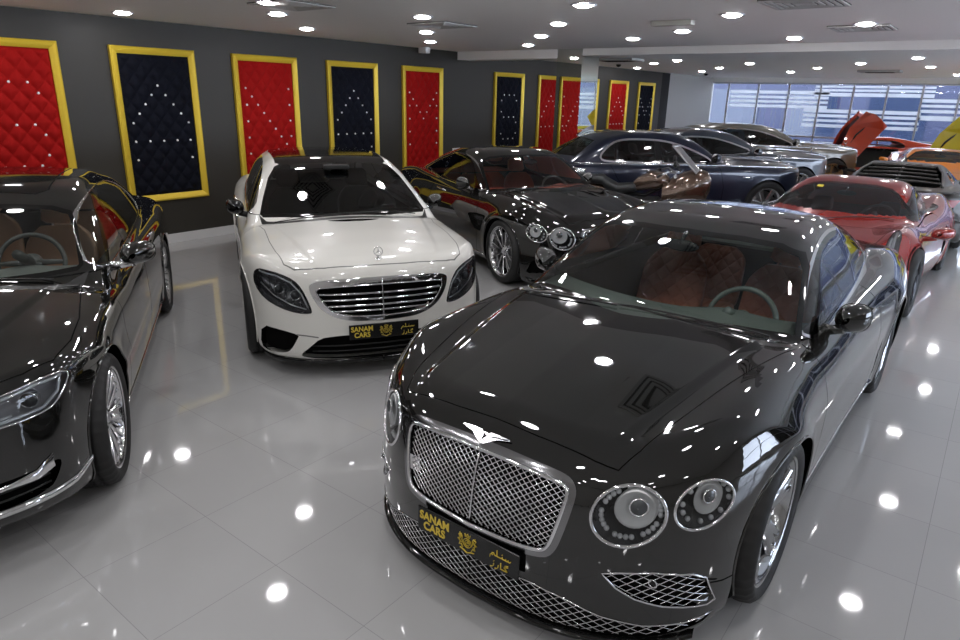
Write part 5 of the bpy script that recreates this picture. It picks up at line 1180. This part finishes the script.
def build_room():
    wallm = mat('charcoal_wall', (.030, .027, .021), .55); lightw = mat('light_wall', (.42, .41, .39), .6); ceil = mat('white_ceiling', (.88, .87, .84), .8); white = mat('white_gloss_skirting', (.70, .70, .70), .3)
    def S(name, a, b, m): o = MB().box(a, b).build(name, m); return struct(o)
    S('floor', (X0, Y0, -.10), (WX+.2, WY, 0), node_floor()); S('ceiling', (X0, Y0, CZ), (WX+.2, WY, CZ+.15), ceil)
    S('wall_left', (X0, WY, 0), (20.6, WY+.2, CZ), wallm); S('wall_far_left', (21.2, WY, 0), (WX+.2, WY+.2, CZ), lightw); S('wall_recess_shade', (20.6, WY, 0), (21.2, WY+.2, CZ), mat('recess_shade_black', (.008, .008, .008), .8))  # recess section is flush wall, its darkness painted in as black
    S('wall_back', (X0-.2, Y0, 0), (X0, WY+.2, CZ), mat('back_wall', (.50, .49, .47), .6))
    S('baseboard_left', (X0, WY-.018, 0), (20.6, WY, .12), white); S('baseboard_far_left', (21.2, WY-.018, 0), (WX, WY, .12), white)
    S('beam', (10.75, 6.64, 2.68), (11.15, WY, CZ), ceil); S('beam_right', (10.75, Y0, 2.72), (11.15, 6.14, CZ), ceil)
    # mirrored column
    mb = MB(); mb.box((10.75, 6.14, 0), (11.35, 6.64, CZ)); o = mb.build('column', mat('mirror_cladding', (.80, .84, .80), .02, 1)); struct(o)
    # tilted glazing wall: frame grid, glass, frosted bands
    fr = mat('window_frame', (.55, .55, .57), .4, .2); frost = mat('frosted_film', (.93, .94, .95), .5, emis=None)
    ys = [8.3, 7.28, 6.28, 5.3, 4.33, 3.38, 2.44, 1.5, .55, -.4, -1.35, -2.3, -3.25, -4.2, -5.2]
    edges = [WY]+ys+[Y0]
    S('wall_window_sill', (WX, Y0, 0), (WX+.2, WY, .16), mat('sill', (.6, .6, .6), .5)); S('wall_window_head', (WX, Y0, 2.68), (WX+.2, WY, CZ), ceil)
    for i in range(len(edges)-1):
        y1, y0 = edges[i], edges[i+1]; mb = MB(); mb.box((WX+.02, y0, .16), (WX+.10, y0+.05, 2.68)); 
        for z in (.16, .95, 2.63): mb.box((WX+.03, y0+.05, z), (WX+.09, y1, z+.05))
        o = mb.build('window_%d' % (i+1), fr); struct(o)
        g = MB().box((WX+.055, y0+.05, .21), (WX+.063, y1, 2.63)).build('pane', glass('window_glass', (.72, .78, .88), .1), o)
    return
def translucent(name, col):
    m = bpy.data.materials.new(name); m.use_nodes = True; nt = m.node_tree; b = nt.nodes['Principled BSDF']; b.inputs['Base Color'].default_value = (*col, 1)
    t = nt.nodes.new('ShaderNodeBsdfTranslucent'); t.inputs[0].default_value = (*col, 1); x = nt.nodes.new('ShaderNodeMixShader'); x.inputs[0].default_value = .85
    nt.links.new(b.outputs[0], x.inputs[1]); nt.links.new(t.outputs[0], x.inputs[2]); nt.links.new(x.outputs[0], nt.nodes['Material Output'].inputs[0]); return m
def bands():
    """frosted film strips on the glazing, each a flat strip on the inside face of the glass"""
    frost = translucent('frosted_film', (.92, .93, .95))
    f, yaw, pitch, roll, H = CAMP
    def S(name, y0, y1, z0, z1):
        o = MB().box((WX+.048, y0, z0), (WX+.054, y1, z1)).build(name, frost); return struct(o)
    k = 0
    def strip(x0, x1, rows):
        nonlocal k
        for v0, v1 in rows:
            k += 1; S('trim_%d' % k, x1, x0, v1, v0)
    # (from y, to y), rows as heights
    strip(5.5, 2.15, [(2.60, 2.53), (2.49, 2.42), (2.38, 2.27)])
    strip(8.25, 5.05, [(2.42, 2.32), (2.25, 2.17), (2.11, 2.03), (1.97, 1.87)])
    strip(5.75, 2.40, [(1.87, 1.76), (1.71, 1.62), (1.55, 1.47), (1.40, 1.30)])
    strip(2.45, -5.3, [(2.24, 2.14), (2.08, 2.00), (1.93, 1.84), (1.76, 1.62)])
    strip(8.25, 6.2, [(1.18, 1.12)]); strip(5.7, .3, [(.84, .72)])
def build_outside():
    # street and the building across it
    st = tag(MB().box((WX+.3, -30, -.12), (WX+20, 30, -.02)).build('street', mat('asphalt', (.10, .10, .11), .8)), 'grey street outside the far windows', 'street'); st['kind'] = 'structure'
    w = MB().box((WX+9, -24, 0), (WX+10, 24, 3.7)).build('wall_across_street', mat('blue_facade', (.014, .020, .055), .5)); struct(w)
    win = mat('facade_glass', (.02, .03, .06), .1); 
    for i in range(9):
        y = -14+i*3.4; struct(MB().box((WX+8.96, y, .6), (WX+9.02, y+2.2, 2.6)).build('window_across_%d' % (i+1), win))
def ceiling_lamp(x, y):
    o = empty('ceiling_lamp', (x, y, CZ)); return o
LAMPS = [(4.01, 8.24), (4.9, 6.62), (6.19, 7.75), (5.82, 5.33), (7.23, 6.55), (8.5, 7.62), (5.75, 3.31), (7.04, 4.36), (8.32, 5.42), (9.64, 6.52), (7.03, 2.4), (8.39, 3.44), (9.13, 4.44), (8.35, 1.46), (9.8, 2.51),
 (17.41, 8.27), (15.35, 6.89), (14.31, 5.91), (17.65, 6.17), (15.72, 4.85), (17.9, 3.97), (16.09, 2.77), (17.71, 1.71), (14.45, 1.61),
 (4.45, 2.25), (3.2, 1.2), (4.5, 4.2), (3.25, 3.2), (2.0, 2.15), (3.18, 4.95), (4.23, 5.85), (3.2, 6.85), (1.9, 4.1), (1.9, 6.0), (2.6, 8.2), (5.7, 1.3), (6.8, .31), (4.4, .2), (9.16, .28), (11.39, .5), (13.7, .3), (8.12, -.63), (5.6, -.8), (2.0, .1), (.7, 1.1), (.6, 3.1), (.6, 5.1), (.6, 7.1), (-.7, 2.1), (-.7, 4.1), (-.7, 6.1), (12.4, 3.9), (12.2, 7.5), (19.5, 7.3), (20.1, 5.1), (20.3, 3.0), (12.3, -1.2), (16.3, .4), (22, 1.5)]+[(x, y) for x in (-1.9, -3.3) for y in (-3.8, -1.8, .2, 2.2, 4.2, 6.2)]+[(-.5, .1), (.7, -1.0), (2.4, -2.2), (.6, -3.4), (-.6, -2.0), (3.6, -3.6)]  # the last rows, out of view, are added to light the car fronts
def build_ceiling():
    em = mat('lamp_glow', (1, 1, 1), .5, emis=(1, .98, 1.0), estr=LAMP_E)
    ring = MB(); ring.lathe([(.089, -.001), (.118, -.004), (.120, -.012), (.104, -.016), (.089, -.012)], 28); rm = ring.mesh('ceiling_lamp', mat('lamp_ring', (.75, .75, .82), .4))
    d = MB(); d.lathe([(0, -.032), (.045, -.029), (.075, -.020), (.090, -.0095)], 28); dm = d.mesh('lamp_diffuser', em)
    for i, (x, y) in enumerate(LAMPS):
        o = link('ceiling_lamp', rm); o.location = (x, y, CZ); link('lamp_diffuser', dm, o)
        place = 'above the cars by the far windows' if x > 13 else ('beside the tufted wall panels' if y > 6 else ('in the ceiling over the middle of the showroom' if x > 5 else 'in the unseen ceiling in front of the cars, with rows added for light'))
        tag(o, 'round white recessed ceiling lamp, lit, '+place, 'lamp', 'round recessed lamps '+place)
    # square air diffusers of nested frames
    alu = mat('diffuser_white', (.60, .60, .58), .5); sl = mat('diffuser_slot', (.02, .02, .02), .8); mb = MB(); mb2 = MB()
    for k in range(5):
        a = .30-.055*k; b = a-.030; z = -.012-.0*k
        for p, q in (((-a, -a), (a, -b)), ((-a, b), (a, a)), ((-a, -b), (-b, b)), ((b, -b), (a, b))): mb.box((p[0], p[1], z-.006), (q[0], q[1], z+.004))
    mb.box((-.055, -.055, -.016), (.055, .055, -.008)); mb2.box((-.30, -.30, -.009), (.30, .30, -.0005))
    fm = mb.mesh('air_diffuser', alu); bm_ = mb2.mesh('duct_opening', sl)
    for (x, y, l) in [(4.5, 5.84, 'square louvred air diffuser at the top left, nearest the black tufted panel'), (6.6, 5.72, 'square louvred air diffuser between the lamps above the white saloon'), (6.48, 1.62, 'large square louvred air diffuser at the top edge, right of the middle'), (8.8, 1.56, 'square louvred air diffuser beside a lamp at the upper right'), (11.7, 6.4, 'square air diffuser just behind the beam near the mirrored column')]+DIFF_EXTRA:
        o = link('air_diffuser', fm); o.location = (x, y, CZ); link('duct_opening', bm_, o); tag(o, l, 'air vent', None)
    mb = MB(); mb.box((7.28, 2.9, CZ-.05), (7.40, 3.35, CZ-.0005), bev=.01); tag(mb.build('emergency_light', mat('emergency_plastic', (.55, .55, .50), .4)), 'long slim emergency light fitting on the ceiling, right of the column', 'emergency light')
    o = MB().box((9.5, 8.62, CZ-.10), (9.62, 8.80, CZ-.0005), bev=.01).build('security_camera', mat('white_plastic', (.8, .8, .8), .4)); tag(o, 'small white box camera hanging at the wall and ceiling corner', 'camera'); MB().box((9.54, 8.70, CZ-.03), (9.58, 8.74, CZ)).build('bracket', MATS['white_plastic'], o)
    for (x, y, l) in [(15.8, 8.0, 'small black dome fitting on the ceiling by the dark recess'), (21.5, 7.9, 'small dark dome on the ceiling near the far windows')]:
        mb = MB(); mb.lathe([(0, -.0005), (.06, -.0005), (.06, -.02), (.045, -.05), (0, -.065)], 20, 0, Matrix.Translation((x, y, CZ))); tag(mb.build('dome_camera', M_TRIM), l, 'camera')
    for (x, y, l) in [(19.5, 2.9, 'wide flat ceiling cassette left of centre above the far sports cars'), (13.6, 6.9, 'flat ceiling cassette behind the mirrored column')]:
        mb = MB(); mb.box((x-.3, y-.45, CZ-.05), (x+.3, y+.45, CZ), bev=.01); o = mb.build('ceiling_cassette', mat('cassette_grey', (.40, .41, .40), .5)); tag(o, l, 'air conditioner')
        mb = MB(); mb.box((x-.18, y-.3, CZ-.056), (x+.18, y+.3, CZ-.049)); mb.build('grille', M_DARK, o)

LETTERS = {
 'S': [(2, 0), (4, 0), (6, 0), (1, 1), (7, 1), (1, 3), (2, 4), (4, 4), (6, 4), (7, 5), (1, 7), (7, 7), (2, 8), (4, 8), (6, 8)],
 'A': [(4, 0), (3, 1), (5, 1), (2, 2), (6, 2), (1, 3), (7, 3), (0, 4), (8, 4), (0, 6), (2, 6), (4, 6), (6, 6), (8, 6), (0, 8), (8, 8)],
 'N': [(0, 0), (0, 2), (0, 4), (0, 6), (0, 8), (1, 1), (2, 2), (3, 3), (4, 4), (5, 5), (6, 6), (7, 7), (8, 0), (8, 2), (8, 4), (8, 6)],
 'M': [(0, 0), (0, 2), (0, 4), (0, 6), (0, 8), (8, 0), (8, 2), (8, 4), (8, 6), (8, 8), (1, 1), (2, 2), (3, 3), (4, 4), (5, 3), (6, 2), (7, 1)]}
PANELS = [(2.42, 'S', 1, 'first'), (4.10, 'A', 0, ''), (5.77, 'N', 1, ''), (7.46, 'A', 0, ''), (9.18, 'M', 1, ''), (11.95, 'S', 0, ''), (13.66, 'A', 1, ''), (15.42, 'N', 0, ''), (17.16, 'A', 1, ''), (18.96, 'M', 0, '')]
PL = ['scarlet tufted wall panel in gold frame, cut by the left edge above the black limousine', 'black tufted wall panel in gold frame above the rear of the black limousine, studs forming A', 'scarlet tufted wall panel in gold frame with studs forming N, left of the white saloon roof', 'black tufted wall panel in gold frame directly behind the white saloon roof',
 'scarlet tufted wall panel in gold frame with studs forming M, between the white saloon and black coupe', 'black tufted wall panel in gold frame with studs forming S, behind the black coupe', 'scarlet tufted wall panel in gold frame immediately left of the mirrored column', 'black tufted wall panel in gold frame half hidden behind the mirrored column', 'scarlet tufted wall panel in gold frame, last red one right of the mirrored column', 'black tufted wall panel in gold frame, last one beside the dark recess']
def build_panels():
    gold = mat('gold_frame', (.82, .58, .045), .38, .25, bump=('noise', 60, .3)); red = mat('red_velvet', (.36, .006, .005), .8, spec=.15); blk = mat('navy_velvet', (.006, .007, .013), .8, spec=.12); stud = mat('crystal_stud', (1, 1, 1), .3, .0, emis=None)
    w, h, z0 = 1.10, 1.92, .59; fw = .085; cu = (w-2*fw)/10; cv = (h-2*fw)/15.2
    mb = MB()
    prof = [(0, 0), (0, .045), (.02, .06), (.05, .05), (fw, .03), (fw, 0)]
    ring = []
    for d, t in prof: ring.append([(d, -t, d), (w-d, -t, d), (w-d, -t, h-d), (d, -t, h-d)])
    mb.grid(ring, cv=True, smooth=False); fr = mb.mesh('wall_panel', gold)
    nu, nv = 80, 150; U, V = np.meshgrid(np.linspace(0, 10, nu), np.linspace(0, 15.2, nv), indexing='ij')
    a = np.abs(np.cos((U+1+V)*PI/2)); b = np.abs(np.cos((U+1-V)*PI/2)); a = np.abs(np.sin((U+1+V)*PI/4*2/1)); 
    # buttons at (i, j) with i+j even; pillows between them
    q1 = (U+V)/2; q2 = (U-V)/2; d1 = np.abs(q1-np.round(q1)); d2 = np.abs(q2-np.round(q2)); bulge = np.minimum(d1, d2)*2; ed = sstep(np.minimum(np.minimum(U, 10-U), np.minimum(V, 15.2-V))/.5); hgt = .012+ed*(.030*np.sqrt(np.clip(np.sin(PI*d1)*np.sin(PI*d2), 0, 1))+.010*np.sqrt(bulge))
    P = np.stack([fw+U*cu, -hgt, h-fw-V*cv], 2); pm = {}
    for k, m in ((1, red), (0, blk)): g = MB(); g.grid(P); pm[k] = g.mesh('tufted_upholstery', m)
    s = MB(); s.sphere((0, 0, 0), (.016, .012, .016), 10); sm_ = s.mesh('crystal_stud', stud)
    for (x, L, c, _), lab in zip(PANELS, PL):
        o = link('wall_panel', fr); o.location = (x, WY, z0); link('tufted_upholstery', pm[c], o)
        for i, j in LETTERS[L]:
            q = link('crystal_stud', sm_, o); q.location = (fw+(i+1)*cu, -.028, h-fw-(j+3.2)*cv)
        tag(o, lab, 'wall panel')
    # wall sockets
    for x, z, l in ((10.62, .92, 'white double wall socket left of the black panel with the S'),):
        o = MB().box((x, WY-.012, z), (x+.26, WY, z+.09), bev=.003).build('wall_socket', MATS['white_plastic']); tag(o, l, 'socket')
        for k in (.03, .15): MB().box((x+k, WY-.015, z+.02), (x+k+.08, WY-.010, z+.07)).build('socket_outlet', mat('socket_grey', (.45, .45, .45), .5), o)
    o = MB().box((7.18, WY-.012, .86), (7.27, WY, .95), bev=.003).build('wall_socket', MATS['white_plastic']); tag(o, 'small white wall socket with a plug, above the white saloon', 'socket'); MB().box((7.205, WY-.05, .90), (7.245, WY-.010, .99), bev=.004).build('plug', MATS['white_plastic'], o)
def build_right_side():
    """glazed shop front on the right, outside the frame; it lights the room and is mirrored in the cars"""
    fr = MATS['window_frame']; n = 0
    x = 4.5; ceil = MATS['white_ceiling']
    struct(MB().box((X0, Y0-.2, 0), (4.5, Y0, CZ)).build('wall_right_near', mat('back_wall', (.50, .49, .47), .6)))
    struct(MB().box((4.5, Y0-.2, 0), (WX, Y0, .35)).build('wall_right', mat('right_wall', (.75, .75, .73), .6))); struct(MB().box((4.5, Y0-.2, 2.5), (WX, Y0, CZ)).build('wall_right_head', MATS['right_wall']))
    k = 20
    while x < WX-.1:
        mb = MB(); mb.box((x, Y0-.12, .35), (x+.07, Y0-.04, 2.5)); mb.box((x+.07, Y0-.11, 1.4), (x+1.55, Y0-.05, 1.45)); o = mb.build('window_%d' % k, fr); struct(o)
        MB().box((x+.07, Y0-.09, .35), (x+1.55, Y0-.082, 2.5)).build('pane', glass('window_glass', (.72, .78, .88), .1), o); k += 1; x += 1.55
LAMP_E = 32.0
DIFF_EXTRA = [(4.22, 1.6, 'square louvred air diffuser mirrored in the front coupe windscreen and bonnet')]
CAMP = (665.68, .65233764, .32489812, .02406053, 2.02816533)
build_room(); bands(); build_outside(); build_right_side(); build_ceiling(); build_panels()
car, _ = build_gt('coupe_car', (2.672, 1.386, 3.1347)); tag(car, 'black grand tourer coupe in front with round headlights, mesh grille and tan quilted seats', 'car')
car = build_white_saloon((3.702, 4.094, 4.157)); tag(car, 'white saloon car with black roof, chrome slatted grille and star emblem', 'car')
car = build_black_limousine((.585, 3.99, 4.14)); tag(car, 'glossy black limousine with multi-spoke wheels cut by the left edge, cream seats inside', 'car')
car, _ = build_gt('coupe_car', (6.85, 3.913, 4.26), front='old', res=.7); tag(car, 'black coupe with red interior parked behind the white saloon', 'car')
ghost_w = smooth_poly([(-.95, 1.075), (-1.45, 1.27), (-1.90, 1.385), (-2.35, 1.415), (-2.90, 1.405), (-3.15, 1.28), (-3.30, 1.12), (-3.0, 1.095), (-2.2, 1.08), (-1.5, 1.07)], 2)
dl = [[(-.85, .26), (-.82, .7), (-.92, 1.055), (-2.12, 1.06), (-2.12, .26)], [(-2.135, .26), (-2.135, 1.06), (-3.15, 1.085), (-3.0, .85), (-2.75, .6), (-2.65, .26)]]
sq = lambda P: [(a if a > -.9 else -.9+(a+.9)*.84, b) for a, b in P]
NAVY = paint('navy_paint', (.010, .014, .032), .3, .3); SLATE = paint('slate_paint', (.055, .064, .080), .3, .32); SAND = paint('sand_paint', (.15, .14, .115), .3, .32)
car = build_tall((12.4, 3.75, 5.55), squeeze(ROY), 2.912, NAVY, sq(ghost_w), [sq(d) for d in dl], divs=[([(-1.91, 1.0), (-1.95, 1.5)], .10), ([(-2.66, 1.0), (-2.62, 1.5)], .03)], hx=.84, glassm=glass('tall_glass', (.16, .20, .20), .3)); tag(car, 'dark navy blue limousine seen side-on behind the motorcycle, chrome window surround', 'car')
wr_w = smooth_poly([(-.95, 1.055), (-1.5, 1.24), (-1.9, 1.335), (-2.4, 1.35), (-2.85, 1.28), (-3.1, 1.12), (-2.9, 1.06), (-2.0, 1.04)], 2)
car = build_tall((15.55, 3.94, 5.5), WRA, 3.11, SLATE, wr_w, [[(-.80, .26), (-.78, .7), (-.9, 1.03), (-2.3, 1.035), (-2.3, .26)]], divs=[([(-2.12, 1.0), (-2.15, 1.5)], .05)], coupe=True, res=.5); tag(car, 'slate grey two-door coupe parked behind the navy limousine', 'car')
car = build_tall((18.8, 3.9, 5.42), ROY, 3.295, SAND, ghost_w, dl, divs=[([(-2.10, 1.0), (-2.15, 1.5)], .10)], style=W_GOLD, res=.45, glassm=glass('tall_glass', (.16, .20, .20), .3)); tag(car, 'sand beige limousine with bronze wheels, rearmost of the three tall cars', 'car')
car = build_red_sports((7.766, 1.424, 3.114)); tag(car, 'red low sports car directly behind the front black coupe', 'car')
car = build_wedge((14.95, 1.40, .04), mat('matt_grey_paint', (.045, .041, .036), .42, .3, coat=.2)); tag(car, 'matt dark grey wedge sports car seen from behind with louvred engine cover', 'car')
car = build_motorcycle((9.25, 4.2, 5.11)); tag(car, 'bronze and black touring motorcycle between the black coupe and navy limousine', 'motorcycle')
RED2 = paint('orange_red_paint', (.60, .06, .02), .1, .3); YEL = paint('yellow_paint', (.70, .60, .03), 0, .3); ORG = paint('orange_paint', (.75, .22, .01), .1, .3)
car = build_wedge((23.7, 4.6, 1.95), RED2, True, False, .4, door_in=mat('door_red_dark', (.05, .01, .01), .5)); tag(car, 'red sports car with both scissor doors raised before the far windows', 'car')
car = build_wedge((21.85, 2.0, 1.57), YEL, True, False, .4); tag(car, 'yellow sports car with raised scissor doors by the far windows', 'car')
car = build_wedge((17.15, 1.05, 3.3), ORG, False, False, .4, style=W_GOLD); tag(car, 'orange sports car at the right edge beyond the matt grey one', 'car')
WHT = paint('white_paint2', (.80, .80, .80), 0, .3)
car = build_convertible((21.2, 5.2, 5.4)); tag(car, 'white open convertible with black windscreen frame behind the beige limousine', 'car')
o = MB().box((20.65, 7.8, 0), (21.2, 8.8, 1.02), bev=.02).build('reception_counter', mat('counter_white', (.6, .6, .58), .4)); tag(o, 'counter with a red top by the dark recess at the end of the wall', 'counter'); MB().box((20.6, 7.75, 1.02), (21.25, 8.85, 1.12), bev=.02).build('counter_top', mat('counter_red', (.45, .02, .02), .4), o)
# camera, sky, exposure
cam_main()
w = bpy.data.worlds.new('world'); bpy.context.scene.world = w; w.use_nodes = True; nt = w.node_tree; bg = nt.nodes['Background']
bg.inputs[0].default_value = (1.0, .97, .93, 1); bg.inputs[1].default_value = 5.0
sc = bpy.context.scene; sc.view_settings.view_transform = 'Standard'; sc.view_settings.look = 'None'; sc.view_settings.gamma = 1; sc.view_settings.use_curve_mapping = False; sc.view_settings.exposure = 1.35
sc.cycles.max_bounces = 10; sc.cycles.transparent_max_bounces = 16; sc.cycles.glossy_bounces = 6; sc.cycles.sample_clamp_indirect = 6; sc.cycles.use_denoising = True; sc.cycles.caustics_reflective = False; sc.cycles.caustics_refractive = False
